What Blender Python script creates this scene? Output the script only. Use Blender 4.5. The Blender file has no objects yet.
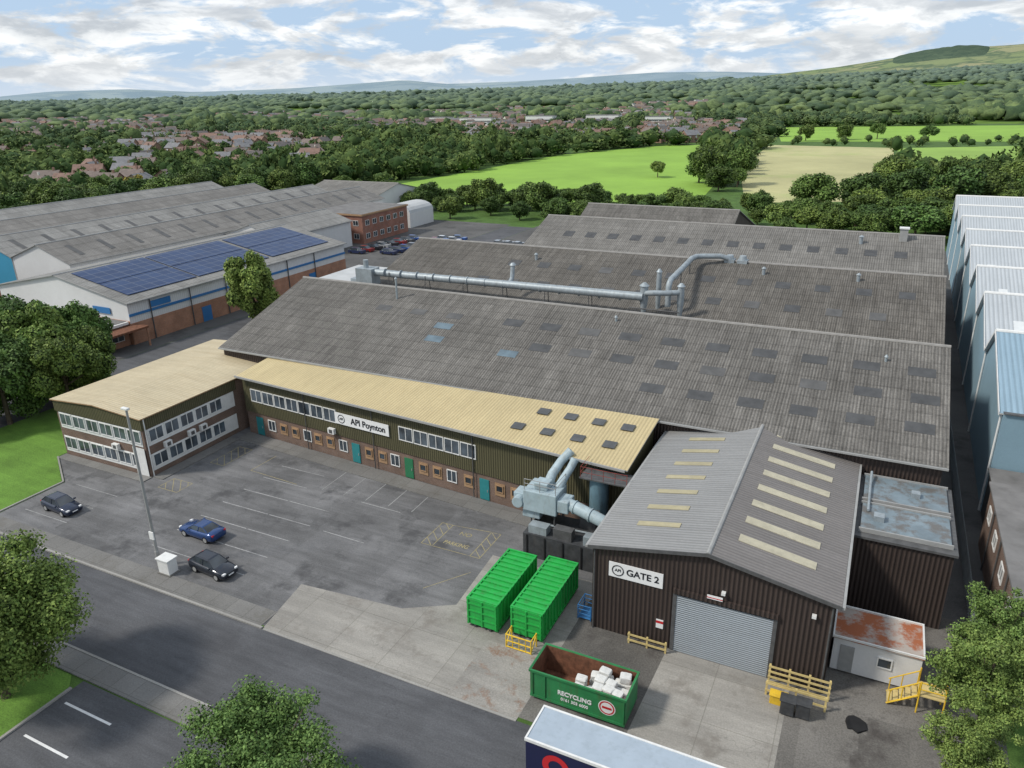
import bpy, math, random
import numpy as np
from mathutils import Vector, Matrix, noise as mnoise
random.seed(7); np.random.seed(7)
scene=bpy.context.scene
COL=scene.collection
R=math.radians
CAMH=36.0; PH=0.4583

# ------------------------------------------------------------------ materials
def nmat(name,rough=0.85,metal=0.0,spec=0.3):
    m=bpy.data.materials.new(name); m.use_nodes=True
    nt=m.node_tree; b=nt.nodes['Principled BSDF']
    b.inputs['Roughness'].default_value=rough; b.inputs['Metallic'].default_value=metal
    b.inputs['Specular IOR Level'].default_value=spec
    return m,nt,b
def nd(nt,t,**k):
    n=nt.nodes.new(t)
    for a,v in k.items(): setattr(n,a,v)
    return n
def c4(c): return (c[0],c[1],c[2],1.0)
def mapping(nt,scale=(1,1,1),loc=(0,0,0),rot=(0,0,0)):
    tc=nd(nt,'ShaderNodeTexCoord'); mp=nd(nt,'ShaderNodeMapping')
    mp.inputs['Scale'].default_value=scale; mp.inputs['Location'].default_value=loc; mp.inputs['Rotation'].default_value=rot
    nt.links.new(tc.outputs['Object'],mp.inputs['Vector']); return mp.outputs['Vector']
def noise(nt,vec,scale,detail=5,rough=0.6):
    n=nd(nt,'ShaderNodeTexNoise'); n.inputs['Scale'].default_value=scale; n.inputs['Detail'].default_value=min(detail,6); n.inputs['Roughness'].default_value=rough
    nt.links.new(vec,n.inputs['Vector']); return n.outputs['Fac']
def ramp(nt,fac,p0,p1,c0=(0,0,0),c1=(1,1,1)):
    r=nd(nt,'ShaderNodeValToRGB'); e=r.color_ramp.elements
    e[0].position=p0; e[0].color=c4(c0); e[1].position=p1; e[1].color=c4(c1)
    nt.links.new(fac,r.inputs['Fac']); return r.outputs['Color']
def mix(nt,fac,a,b,mode='MIX'):
    m=nd(nt,'ShaderNodeMixRGB',blend_type=mode)
    for s,i in ((fac,0),(a,1),(b,2)):
        if isinstance(s,(int,float)): m.inputs[i].default_value=s
        elif isinstance(s,tuple): m.inputs[i].default_value=c4(s)
        else: nt.links.new(s,m.inputs[i])
    return m.outputs[0]
def bump(nt,b,h,strength=0.3,dist=0.05):
    n=nd(nt,'ShaderNodeBump'); n.inputs['Strength'].default_value=strength; n.inputs['Distance'].default_value=dist
    nt.links.new(h,n.inputs['Height']); nt.links.new(n.outputs[0],b.inputs['Normal'])
def mul(c,k): return (c[0]*k,c[1]*k,c[2]*k)

def m_plain(name,rgb,rough=0.8,var=0.18,scale=1.5,metal=0.0,spec=0.3,dirt=0.0,dirtc=(0.05,0.04,0.03),dsq=0.25,dth=(0.5,0.72)):
    m,nt,b=nmat(name,rough,metal,spec)
    v=mapping(nt)
    c=ramp(nt,noise(nt,v,scale,6),0.3,0.7,mul(rgb,1-var),mul(rgb,1+var))
    if dirt>0:
        v2=mapping(nt,(1,1,dsq),(3.1,7.7,1.3))
        c=mix(nt,mix(nt,1.0,ramp(nt,noise(nt,v2,scale*1.7,8,0.7),dth[0],dth[1]),(dirt,dirt,dirt),'MULTIPLY'),c,dirtc)
    nt.links.new(c,b.inputs['Base Color']); return m
def m_corr(name,rgb,axis='X',pitch=0.3,rough=0.75,var=0.2,stain=0.4,stainc=(0.05,0.045,0.04),fine=0.25,bstr=0.5,lap=0.0,dist=0.04,slopeaxis=None,metal=0,streaks=0.0):
    m,nt,b=nmat(name,rough,metal,0.3)
    v=mapping(nt)
    w=nd(nt,'ShaderNodeTexWave',wave_type='BANDS',bands_direction=axis)
    w.inputs['Scale'].default_value=0.314/pitch; nt.links.new(v,w.inputs['Vector'])
    wv=w.outputs['Fac']
    sc={'X':(1,0.12,0.12),'Y':(0.12,1,0.12),'Z':(0.12,0.12,1)}[axis]
    big=ramp(nt,noise(nt,v,0.12,6,0.65),0.3,0.7,mul(rgb,1-var),mul(rgb,1+var))
    vs=mapping(nt,sc,(11,5,2))
    st=ramp(nt,noise(nt,vs,1.6,8,0.75),0.45,0.75)
    c=mix(nt,mix(nt,1.0,st,(stain,)*3,'MULTIPLY'),big,stainc)
    sp=ramp(nt,noise(nt,v,5.0,4,0.8),0.35,0.7,(1-fine,)*3,(1+fine,)*3)
    c=mix(nt,1.0,c,sp,'MULTIPLY')
    if streaks>0:
        vs2=mapping(nt,tuple(3*q if q==1 else q for q in sc),(3,9,1))
        c=mix(nt,1.0,c,ramp(nt,noise(nt,vs2,1.4,6,0.8),0.35,0.68,(1-streaks,)*3,(1+streaks,)*3),'MULTIPLY')
    c=mix(nt,1.0,c,ramp(nt,wv,0.1,0.6,(1-0.9*bstr*0.5,)*3,(1,1,1)),'MULTIPLY')
    if lap>0:
        sx=nd(nt,'ShaderNodeSeparateXYZ'); nt.links.new(v,sx.inputs[0])
        sa=slopeaxis or ('Y' if axis=='X' else 'X')
        mo=nd(nt,'ShaderNodeMath',operation='FRACT'); dv=nd(nt,'ShaderNodeMath',operation='DIVIDE'); dv.inputs[1].default_value=lap
        nt.links.new(sx.outputs[sa],dv.inputs[0]); nt.links.new(dv.outputs[0],mo.inputs[0])
        c=mix(nt,1.0,c,ramp(nt,mo.outputs[0],0.0,0.2,(0.74,)*3,(1,1,1)),'MULTIPLY')
        cm=nd(nt,'ShaderNodeVectorMath',operation='SNAP'); cm.inputs[1].default_value=(1.1,lap,100) if axis=='X' else (lap,1.1,100)
        nt.links.new(v,cm.inputs[0]); wn=nd(nt,'ShaderNodeTexWhiteNoise'); nt.links.new(cm.outputs[0],wn.inputs['Vector'])
        c=mix(nt,1.0,c,ramp(nt,wn.outputs['Value'],0,1,(0.91,)*3,(1.08,)*3),'MULTIPLY')
    nt.links.new(c,b.inputs['Base Color'])
    bump(nt,b,wv,bstr,dist)
    return m
def m_brick(name,c1,c2,mortar=(0.25,0.23,0.2),sc=1.0,rough=0.9):
    m,nt,b=nmat(name,rough)
    v=mapping(nt); sx=nd(nt,'ShaderNodeSeparateXYZ'); nt.links.new(v,sx.inputs[0])
    ad=nd(nt,'ShaderNodeMath',operation='ADD'); nt.links.new(sx.outputs[0],ad.inputs[0]); nt.links.new(sx.outputs[1],ad.inputs[1])
    cb=nd(nt,'ShaderNodeCombineXYZ'); nt.links.new(ad.outputs[0],cb.inputs[0]); nt.links.new(sx.outputs[2],cb.inputs[1])
    br=nd(nt,'ShaderNodeTexBrick'); br.inputs['Scale'].default_value=sc
    br.inputs['Brick Width'].default_value=0.225; br.inputs['Row Height'].default_value=0.075; br.inputs['Mortar Size'].default_value=0.008
    br.inputs['Color1'].default_value=c4(c1); br.inputs['Color2'].default_value=c4(c2); br.inputs['Mortar'].default_value=c4(mortar)
    nt.links.new(cb.outputs[0],br.inputs['Vector'])
    c=mix(nt,1.0,br.outputs['Color'],ramp(nt,noise(nt,v,0.6,6),0.3,0.7,(0.75,)*3,(1.15,)*3),'MULTIPLY')
    nt.links.new(c,b.inputs['Base Color']); return m
def m_ground(name,rgb,fine=0.25,large=0.25,crack=0.0,stain=0.0,stainc=(0.03,0.03,0.03),patch=0.0,seed=0,lscale=0.08,joint=0.0,stscale=0.25,streak=0.0,light=0.0):
    m,nt,b=nmat(name,0.9)
    v=mapping(nt,loc=(seed*13.1,seed*7.3,0))
    c=ramp(nt,noise(nt,v,lscale,7,0.65),0.3,0.7,mul(rgb,1-large),mul(rgb,1+large))
    c=mix(nt,1.0,c,ramp(nt,noise(nt,v,9,3,0.7),0.3,0.7,(1-fine,)*3,(1+fine,)*3),'MULTIPLY')
    if patch>0:
        br=nd(nt,'ShaderNodeTexVoronoi',distance='CHEBYCHEV'); br.inputs['Scale'].default_value=0.13
        nt.links.new(v,br.inputs['Vector'])
        c=mix(nt,1.0,c,ramp(nt,br.outputs['Color'],0.2,0.9,(1-patch,)*3,(1+patch*0.6,)*3),'MULTIPLY')
    if crack>0:
        wv=nd(nt,'ShaderNodeTexNoise'); wv.inputs['Scale'].default_value=0.7; wv.inputs['Detail'].default_value=5; nt.links.new(v,wv.inputs['Vector'])
        vv=mix(nt,1.0,v,mix(nt,1.0,wv.outputs['Color'],(3.5,3.5,3.5),'MULTIPLY'),'ADD')
        vo=nd(nt,'ShaderNodeTexVoronoi',feature='DISTANCE_TO_EDGE'); vo.inputs['Scale'].default_value=0.22; nt.links.new(vv,vo.inputs['Vector'])
        ck=ramp(nt,vo.outputs['Distance'],0.001,0.009,(1,1,1),(0,0,0))
        ck=mix(nt,1.0,ck,ramp(nt,noise(nt,v,0.3,3),0.48,0.6),'MULTIPLY')
        c=mix(nt,mix(nt,1.0,ck,(crack,)*3,'MULTIPLY'),c,mul(rgb,0.35))
    if joint>0:
        br=nd(nt,'ShaderNodeTexBrick',offset=0.0); br.inputs['Scale'].default_value=1
        br.inputs['Brick Width'].default_value=joint; br.inputs['Row Height'].default_value=joint; br.inputs['Mortar Size'].default_value=0.03
        br.inputs['Color1'].default_value=(1,1,1,1); br.inputs['Color2'].default_value=(0.86,0.86,0.86,1); br.inputs['Mortar'].default_value=(0.7,0.7,0.68,1)
        nt.links.new(v,br.inputs['Vector']); c=mix(nt,1.0,c,br.outputs['Color'],'MULTIPLY')
    if streak>0:
        v3=mapping(nt,(0.12,1,1),(seed+3,seed+5,0))
        c=mix(nt,1.0,c,ramp(nt,noise(nt,v3,1.1,6,0.7),0.35,0.7,(1-streak,)*3,(1+streak,)*3),'MULTIPLY')
    if light>0:
        v4=mapping(nt,(1,1,1),(seed+51,seed+7,0))
        c=mix(nt,ramp(nt,noise(nt,v4,0.35,6,0.7),0.55,0.75,(0,0,0),(light,)*3),c,mul(rgb,1.8))
    if stain>0:
        v2=mapping(nt,(1,1,1),(seed+31,seed+17,0))
        s=ramp(nt,noise(nt,v2,stscale,8,0.7),0.53,0.66,(0,0,0),(stain,)*3)
        c=mix(nt,s,c,stainc)
    nt.links.new(c,b.inputs['Base Color'])
    bump(nt,b,noise(nt,v,12,3),0.2,0.02)
    return m
def m_glass(name,rgb=(0.03,0.04,0.05),rough=0.08):
    m,nt,b=nmat(name,rough,0,0.8)
    v=mapping(nt); c=ramp(nt,noise(nt,v,0.5,2),0.35,0.65,mul(rgb,0.5),mul(rgb,1.8)); nt.links.new(c,b.inputs['Base Color']); return m
def m_paint(name,rgb,rough=0.3,metal=0.0,coat=0.0,var=0.04):
    m,nt,b=nmat(name,rough,metal,0.5)
    v=mapping(nt); c=ramp(nt,noise(nt,v,1.2,4),0.3,0.7,mul(rgb,1-var),mul(rgb,1+var)); nt.links.new(c,b.inputs['Base Color'])
    b.inputs['Coat Weight'].default_value=coat; return m
def m_leaf(name,dark,light,tscale=0.5):
    m,nt,b=nmat(name,0.65,0,0.25)
    g=nd(nt,'ShaderNodeNewGeometry')
    c=ramp(nt,g.outputs['Random Per Island'],0,1,dark,light)
    v=mapping(nt); n=ramp(nt,noise(nt,v,tscale,3),0.3,0.7,(0.62,)*3,(1.35,)*3)
    c=mix(nt,1.0,c,n,'MULTIPLY')
    oi=nd(nt,'ShaderNodeObjectInfo')
    c=mix(nt,1.0,c,ramp(nt,oi.outputs['Random'],0,1,(0.72,0.84,0.8),(1.35,1.16,1.0)),'MULTIPLY')
    nt.links.new(c,b.inputs['Base Color']); return m

M={}
M['grass']=m_ground('grass',(0.065,0.125,0.024),0.3,0.3,lscale=0.3)
M['lawn']=m_ground('lawn',(0.11,0.215,0.032),0.3,0.22,lscale=0.25,streak=0.15)
M['asphalt']=m_ground('lot_asphalt',(0.146,0.145,0.146),0.2,0.24,crack=0.45,stain=0.8,stainc=(0.06,0.06,0.062),patch=0.16,seed=1,stscale=0.24,streak=0.22,light=0.4,lscale=0.14)
M['road']=m_ground('road_asphalt',(0.092,0.094,0.10),0.2,0.15,crack=0.4,patch=0.1,seed=2,stain=0.35,stainc=(0.055,0.055,0.06),streak=0.2,light=0.25)
M['siteback']=m_ground('service_asphalt',(0.10,0.098,0.095),0.25,0.3,stain=0.5,seed=5)
M['yard']=m_ground('yard_dark_asphalt',(0.14,0.132,0.12),0.3,0.35,stain=0.75,stainc=(0.05,0.043,0.04),seed=4,crack=0.3,patch=0.2,light=0.45)
M['conc']=m_ground('concrete_slab',(0.295,0.28,0.252),0.15,0.22,crack=0.4,stain=0.6,stainc=(0.16,0.143,0.122),seed=3,joint=4.2,streak=0.16,stscale=0.35)
M['pave']=m_ground('pavement_concrete',(0.19,0.185,0.175),0.18,0.2,seed=6,joint=1.8,stain=0.4,stainc=(0.10,0.09,0.07))
M['kerb']=m_ground('kerb_stone',(0.29,0.28,0.26),0.15,0.2)
M['ruststain']=m_ground('rust_marked_concrete',(0.275,0.26,0.235),0.2,0.2,seed=12,stain=0.85,stainc=(0.20,0.11,0.065),stscale=0.7,streak=0.15)
M['white_line']=m_ground('worn_white_paint',(0.31,0.31,0.305),0.3,0.3,stain=0.95,stainc=(0.155,0.155,0.155),stscale=0.8)
M['white_fresh']=m_plain('white_road_paint',(0.66,0.66,0.65),0.8,0.1,3)
M['yellow_line']=m_ground('worn_yellow_paint',(0.31,0.265,0.14),0.3,0.3,stain=0.95,stainc=(0.155,0.155,0.145),stscale=1.0)
M['asb']=m_corr('weathered_cement_sheet',(0.178,0.168,0.153),'X',0.28,0.95,0.2,0.65,(0.088,0.082,0.072),0.28,0.8,lap=1.45,streaks=0.32)
M['asb3']=m_corr('mossy_cement_sheet',(0.155,0.144,0.128),'X',0.28,0.95,0.2,0.65,(0.078,0.07,0.058),0.28,0.8,lap=1.45,streaks=0.32)
M['asb2']=m_corr('weathered_cement_sheet_pale',(0.205,0.196,0.18),'X',0.35,0.95,0.2,0.5,(0.11,0.103,0.092),0.2,0.7,lap=1.45,streaks=0.25)
M['asbY']=m_corr('neighbour_cement_sheet',(0.22,0.21,0.195),'Y',0.45,0.95,0.2,0.5,(0.12,0.115,0.105),0.18,0.6,lap=2.6,streaks=0.2)
M['asbY2']=m_corr('neighbour_cement_sheet_pale',(0.27,0.265,0.25),'Y',0.45,0.95,0.2,0.5,(0.15,0.145,0.135),0.18,0.6,lap=2.6,streaks=0.2)
M['ridge']=m_plain('pale_ridge_cap',(0.26,0.25,0.235),0.9,0.15)
M['sky_dark']=m_plain('dull_rooflight',(0.068,0.069,0.07),0.6,0.25,0.8)
M['sky_lite']=m_plain('grey_rooflight',(0.095,0.094,0.092),0.6,0.25,0.8)
M['sky_off']=m_plain('office_rooflight',(0.085,0.088,0.09),0.5,0.25,0.8)
M['sky_blue']=m_plain('blue_rooflight',(0.12,0.165,0.195),0.5,0.25,0.8)
M['cream']=m_corr('cream_profiled_sheet',(0.52,0.425,0.235),'X',0.33,0.6,0.1,0.45,(0.36,0.28,0.15),0.08,0.45,streaks=0.06)
M['creamY']=m_corr('cream_profiled_sheet_wing',(0.53,0.45,0.30),'Y',0.33,0.6,0.12,0.6,(0.38,0.30,0.18),0.08,0.4,streaks=0.08)
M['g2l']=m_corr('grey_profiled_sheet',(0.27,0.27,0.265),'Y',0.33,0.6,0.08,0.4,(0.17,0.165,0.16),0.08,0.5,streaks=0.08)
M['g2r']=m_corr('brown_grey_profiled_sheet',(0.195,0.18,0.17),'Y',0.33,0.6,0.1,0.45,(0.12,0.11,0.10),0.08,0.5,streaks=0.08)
M['brownwall']=m_corr('dark_brown_cladding',(0.062,0.046,0.04),'X',0.3,0.55,0.1,0.25,(0.033,0.028,0.025),0.06,0.9,dist=0.08)
M['brownwallY']=m_corr('dark_brown_cladding_side',(0.062,0.046,0.04),'Y',0.3,0.55,0.1,0.25,(0.033,0.028,0.025),0.06,0.9,dist=0.08)
M['olive']=m_corr('olive_cladding',(0.105,0.097,0.052),'X',0.25,0.6,0.08,0.25,(0.055,0.05,0.03),0.06,0.9,dist=0.06)
M['oliveY']=m_corr('olive_cladding_side',(0.105,0.097,0.052),'Y',0.25,0.6,0.08,0.25,(0.055,0.05,0.03),0.06,0.9,dist=0.06)
M['greytrim']=m_plain('grey_trim',(0.3,0.3,0.29),0.6,0.12)
M['white']=m_plain('white_trim',(0.68,0.68,0.66),0.55,0.08,2,dirt=0.2,dirtc=(0.35,0.33,0.3))
M['whitewall']=m_corr('white_cladding',(0.64,0.64,0.63),'Y',0.4,0.6,0.05,0.2,(0.4,0.39,0.37),0.04,0.2)
M['brick']=m_brick('brown_brick',(0.17,0.095,0.065),(0.13,0.075,0.055))
M['redbrick']=m_brick('red_brick',(0.32,0.12,0.075),(0.26,0.10,0.065))
M['oldbrick']=m_brick('orange_brick',(0.46,0.215,0.12),(0.37,0.165,0.095))
M['glass']=m_glass('window_glass')
M['glassblue']=m_glass('window_glass_reflective',(0.06,0.075,0.09))
M['teal']=m_plain('teal_door_paint',(0.03,0.20,0.21),0.5,0.08)
M['green']=m_plain('green_door_paint',(0.03,0.17,0.08),0.5,0.08)
M['tan']=m_plain('tan_board',(0.33,0.21,0.12),0.7,0.15)
M['black']=m_plain('black_rubber',(0.015,0.015,0.016),0.8,0.2)
M['darksteel']=m_plain('dark_steel',(0.05,0.052,0.055),0.6,0.35,2,dirt=0.4,dirtc=(0.1,0.09,0.08))
M['darkgrey']=m_plain('dark_grey_metal',(0.09,0.09,0.09),0.6,0.25,2)
M['galv']=m_plain('galvanised_duct',(0.31,0.35,0.37),0.5,0.15,1.5,metal=0.25,dirt=0.4,dirtc=(0.14,0.13,0.11))
M['ductblue']=m_plain('pale_blue_duct',(0.34,0.42,0.45),0.5,0.12,1.5,dirt=0.45,dirtc=(0.19,0.17,0.14))
M['shutter']=m_corr('roller_shutter',(0.38,0.42,0.45),'Z',0.16,0.5,0.06,0.2,(0.22,0.22,0.22),0.05,0.8)
M['yellow']=m_plain('yellow_paint',(0.72,0.47,0.04),0.5,0.12,2,dirt=0.35,dirtc=(0.2,0.12,0.05))
M['yellow_pale']=m_plain('faded_yellow_paint',(0.58,0.46,0.2),0.6,0.15,2,dirt=0.35,dirtc=(0.2,0.14,0.08))
M['skipgreen']=m_plain('bright_green_paint',(0.022,0.35,0.065),0.5,0.12,1.2,dirt=0.5,dirtc=(0.06,0.15,0.05))
M['skipdark']=m_plain('green_skip_paint',(0.03,0.20,0.07),0.5,0.15,1.2,dirt=0.5,dirtc=(0.09,0.06,0.03))
M['rust']=m_plain('rusty_steel',(0.16,0.07,0.04),0.85,0.4,2.5,dirt=0.5,dirtc=(0.05,0.03,0.02))
M['rustroof']=m_plain('rust_stained_roof',(0.38,0.33,0.29),0.8,0.15,0.35,dirt=0.95,dirtc=(0.32,0.095,0.035),dsq=1,dth=(0.44,0.56))
M['bag']=m_plain('white_woven_bale',(0.6,0.6,0.57),0.85,0.12,4)
M['navy']=m_paint('navy_trailer_side',(0.012,0.015,0.055),0.35)
M['redp']=m_paint('red_paint',(0.5,0.02,0.025),0.45)
M['redrail']=m_plain('weathered_red_paint',(0.22,0.045,0.035),0.6,0.2,2)
M['bluep']=m_paint('blue_paint',(0.03,0.16,0.38),0.45)
M['cyanp']=m_corr('bright_blue_cladding',(0.05,0.27,0.42),'X',0.4,0.6,0.05,0.2,(0.04,0.2,0.3),0.04,0.3)
M['trailer_roof']=m_plain('blue_grey_trailer_roof',(0.34,0.40,0.46),0.5,0.06,1,dirt=0.4,dirtc=(0.22,0.26,0.28))
M['sign_white']=m_plain('white_sign_panel',(0.75,0.75,0.74),0.5,0.03)
M['sign_black']=m_plain('black_lettering',(0.02,0.02,0.025),0.5,0.05)
M['bluewall']=m_corr('pale_blue_cladding',(0.28,0.42,0.50),'Y',0.5,0.5,0.05,0.25,(0.2,0.3,0.36),0.05,0.5)
M['blueroof']=m_corr('pale_roof_sheet',(0.44,0.47,0.49),'X',0.45,0.6,0.06,0.5,(0.33,0.36,0.38),0.05,0.5,streaks=0.06)
M['blueroof2']=m_corr('blue_roof_sheet',(0.26,0.37,0.45),'X',0.45,0.6,0.06,0.4,(0.18,0.28,0.34),0.05,0.5,streaks=0.06)
M['pale_light']=m_plain('pale_rooflight',(0.60,0.62,0.62),0.6,0.08,0.8)
M['flatroof']=m_plain('grey_flat_roof_felt',(0.17,0.165,0.16),0.9,0.2,0.4,dirt=0.5,dirtc=(0.09,0.085,0.08))
M['paleroof']=m_plain('pale_flat_roof',(0.45,0.46,0.46),0.8,0.1,0.3,dirt=0.3,dirtc=(0.25,0.25,0.24))
M['annexroof']=m_plain('wet_grey_roof_panel',(0.17,0.215,0.24),0.35,0.3,0.5,dirt=0.85,dirtc=(0.12,0.105,0.09),dsq=1,dth=(0.46,0.6))
M['field']=m_ground('sunlit_pasture',(0.225,0.38,0.055),0.1,0.16,lscale=0.02,seed=8,streak=0.07)  # sunlight painted in: field colours raised against the cloud-shaded site
M['field2']=m_ground('mown_pale_meadow',(0.42,0.40,0.20),0.1,0.2,lscale=0.015,seed=9,stain=0.6,stainc=(0.27,0.36,0.10),stscale=0.012,streak=0.06)
M['field3']=m_ground('green_meadow',(0.23,0.36,0.07),0.1,0.18,lscale=0.02,seed=10)
M['bark']=m_plain('bark',(0.09,0.07,0.05),0.9,0.3,4)
M['leafA']=m_leaf('leaves_deep_green',(0.035,0.068,0.016),(0.095,0.155,0.036))
M['leafB']=m_leaf('leaves_mid_green',(0.048,0.093,0.021),(0.13,0.20,0.048))
M['leafC']=m_leaf('leaves_fresh_green',(0.065,0.125,0.026),(0.175,0.26,0.066))
M['leafD']=m_leaf('leaves_pale_green',(0.08,0.14,0.032),(0.21,0.29,0.08),1.2)
M['leafY']=m_leaf('leaves_yellow',(0.22,0.18,0.02),(0.38,0.3,0.04))
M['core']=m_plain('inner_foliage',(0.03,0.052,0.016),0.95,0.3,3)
m,nt,b=nmat('solar_panel',0.35,0,0.25)
v=mapping(nt); br=nd(nt,'ShaderNodeTexBrick',offset=0.0); br.inputs['Scale'].default_value=1
br.inputs['Brick Width'].default_value=1.7; br.inputs['Row Height'].default_value=2.1; br.inputs['Mortar Size'].default_value=0.05
br.inputs['Color1'].default_value=(0.012,0.03,0.09,1); br.inputs['Color2'].default_value=(0.02,0.045,0.12,1); br.inputs['Mortar'].default_value=(0.13,0.15,0.19,1)
nt.links.new(v,br.inputs['Vector']); nt.links.new(br.outputs['Color'],b.inputs['Base Color']); M['solar']=m

# ------------------------------------------------------------------ mesh helpers
class MB:
    def __init__(s): s.v=[]; s.f=[]; s.mi=[]; s.mats=[]
    def m(s,mat):
        if mat not in s.mats: s.mats.append(mat)
        return s.mats.index(mat)
    def poly(s,pts,mat):
        n=len(s.v); s.v+= [tuple(p) for p in pts]; s.f.append(tuple(range(n,n+len(pts)))); s.mi.append(s.m(mat)); return s
    def obox(s,c,ax,ay,az,mat):
        c=Vector(c); ax=Vector(ax)/2; ay=Vector(ay)/2; az=Vector(az)/2; n=len(s.v)
        for k in (-1,1):
            for j in (-1,1):
                for i in (-1,1): s.v.append(tuple(c+ax*i+ay*j+az*k))
        for f in ((0,2,3,1),(4,5,7,6),(0,1,5,4),(2,6,7,3),(0,4,6,2),(1,3,7,5)):
            s.f.append(tuple(n+i for i in f)); s.mi.append(s.m(mat))
        return s
    def box(s,x0,x1,y0,y1,z0,z1,mat):
        return s.obox(((x0+x1)/2,(y0+y1)/2,(z0+z1)/2),(x1-x0,0,0),(0,y1-y0,0),(0,0,z1-z0),mat)
    def prism(s,poly,z0,z1,mat,mattop=None):
        n=len(s.v);k=len(poly)
        zz=z1 if isinstance(z1,(list,tuple)) else [z1]*k
        s.v+= [(p[0],p[1],z0) for p in poly]+[(p[0],p[1],z) for p,z in zip(poly,zz)]
        for i in range(k):
            j=(i+1)%k; s.f.append((n+i,n+j,n+k+j,n+k+i)); s.mi.append(s.m(mat))
        s.f.append(tuple(n+k+i for i in range(k))); s.mi.append(s.m(mattop or mat))
        s.f.append(tuple(n+i for i in reversed(range(k)))); s.mi.append(s.m(mat)); return s
    def tube(s,pts,rad,mat,seg=12,caps=True):
        pts=[Vector(p) for p in pts]
        if not isinstance(rad,(list,tuple)): rad=[rad]*len(pts)
        n0=len(s.v); prev=None
        for i,p in enumerate(pts):
            d=(pts[min(i+1,len(pts)-1)]-pts[max(i-1,0)]).normalized()
            ref=Vector((0,0,1)) if abs(d.z)<0.95 else Vector((1,0,0))
            a=d.cross(ref).normalized() if prev is None else (prev-d*prev.dot(d)).normalized()
            prev=a; bb=d.cross(a)
            for k in range(seg):
                t=2*math.pi*k/seg; s.v.append(tuple(p+(a*math.cos(t)+bb*math.sin(t))*rad[i]))
        mi=s.m(mat)
        for i in range(len(pts)-1):
            for k in range(seg):
                k2=(k+1)%seg
                s.f.append((n0+i*seg+k,n0+(i+1)*seg+k,n0+(i+1)*seg+k2,n0+i*seg+k2)); s.mi.append(mi)
        if caps:
            s.f.append(tuple(n0+k for k in range(seg))); s.mi.append(mi)
            e=n0+(len(pts)-1)*seg; s.f.append(tuple(e+k for k in reversed(range(seg)))); s.mi.append(mi)
        return s
    def make(s,name,parent=None,origin=None,smooth=False,bevel=0,**props):
        if origin is None:
            if parent is not None: origin=tuple(parent.location) if not parent.get('_local') else (0,0,0)
            else:
                a=np.array(s.v); origin=((a[:,0].min()+a[:,0].max())/2,(a[:,1].min()+a[:,1].max())/2,a[:,2].min())
        o=Vector(origin)
        me=bpy.data.meshes.new(name); me.from_pydata([tuple(Vector(p)-o) for p in s.v],[],s.f)
        for mt in s.mats: me.materials.append(mt)
        me.polygons.foreach_set('material_index',s.mi)
        if smooth: me.polygons.foreach_set('use_smooth',[True]*len(s.f))
        me.update()
        ob=bpy.data.objects.new(name,me); COL.objects.link(ob)
        if smooth and smooth!='all':
            try: me.set_sharp_from_angle(angle=R(35))
            except Exception: pass
        if bevel:
            bm=ob.modifiers.new('bevel','BEVEL'); bm.width=bevel; bm.segments=2; bm.limit_method='ANGLE'
        if parent is not None:
            ob.parent=parent
            ob.location=(o-Vector(parent.location)) if not parent.get('_local') else o
        else: ob.location=o
        for k,v in props.items(): ob[k]=v
        return ob
def empty(name,loc,label,category,group=None,local=False,rotz=0):
    e=bpy.data.objects.new(name,None); e.empty_display_size=0.3; COL.objects.link(e)
    e.location=loc; e['label']=label; e['category']=category
    if group: e['group']=group
    if local: e['_local']=1; e.rotation_euler=(0,0,rotz)
    return e
def text_part(name,s,size,mat,parent,origin,xd,yd,align='CENTER',extr=0.01,squeeze=1.0,bold=0.012):
    cu=bpy.data.curves.new('tx','FONT'); cu.body=s; cu.size=size; cu.align_x=align; cu.align_y='CENTER'; cu.extrude=extr; cu.offset=size*bold
    to=bpy.data.objects.new('tx',cu); COL.objects.link(to); bpy.context.view_layer.update()
    me=bpy.data.meshes.new_from_object(to.evaluated_get(bpy.context.evaluated_depsgraph_get()))
    bpy.data.objects.remove(to); me.name=name
    xd=Vector(xd).normalized(); yd=Vector(yd).normalized(); zd=xd.cross(yd)
    o=Vector(origin)-(Vector(parent.location) if not parent.get('_local') else Vector((0,0,0)))
    for vv in me.vertices:
        c=vv.co.copy(); vv.co=o+xd*c.x*squeeze+yd*c.y+zd*c.z
    me.materials.clear(); me.materials.append(mat)
    ob=bpy.data.objects.new(name,me); COL.objects.link(ob); ob.parent=parent; return ob
def ring(mb,c,xd,yd,r0,r1,mat,seg=28,th=0.02):
    c=Vector(c);xd=Vector(xd).normalized();yd=Vector(yd).normalized();n=xd.cross(yd)*th
    for i in range(seg):
        a=2*math.pi*i/seg;b=2*math.pi*(i+1)/seg
        p=[c+n+(xd*math.cos(t)+yd*math.sin(t))*r for t,r in ((a,r0),(a,r1),(b,r1),(b,r0))]
        mb.poly(p,mat)
def np_mesh(name,V,F,mats,tint=None):
    me=bpy.data.meshes.new(name); V=np.asarray(V,dtype=np.float32); F=np.asarray(F,dtype=np.int32)
    me.vertices.add(len(V)); me.vertices.foreach_set('co',V.ravel())
    k=F.shape[1]; me.loops.add(F.size); me.loops.foreach_set('vertex_index',F.ravel())
    me.polygons.add(len(F)); me.polygons.foreach_set('loop_start',np.arange(0,F.size,k,dtype=np.int32)); me.polygons.foreach_set('loop_total',np.full(len(F),k,dtype=np.int32))
    for m_ in mats: me.materials.append(m_)
    if tint is not None:
        a=me.attributes.new('tint','FLOAT','POINT'); a.data.foreach_set('value',np.asarray(tint,dtype=np.float32))
    me.update(calc_edges=True); return me
def struct(ob): ob['kind']='structure'; return ob
def sheet(name,poly,z,mat):
    mb=MB(); mb.poly([(x,y,z) for x,y in poly],mat); return struct(mb.make(name,origin=(0,0,0)))
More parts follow.
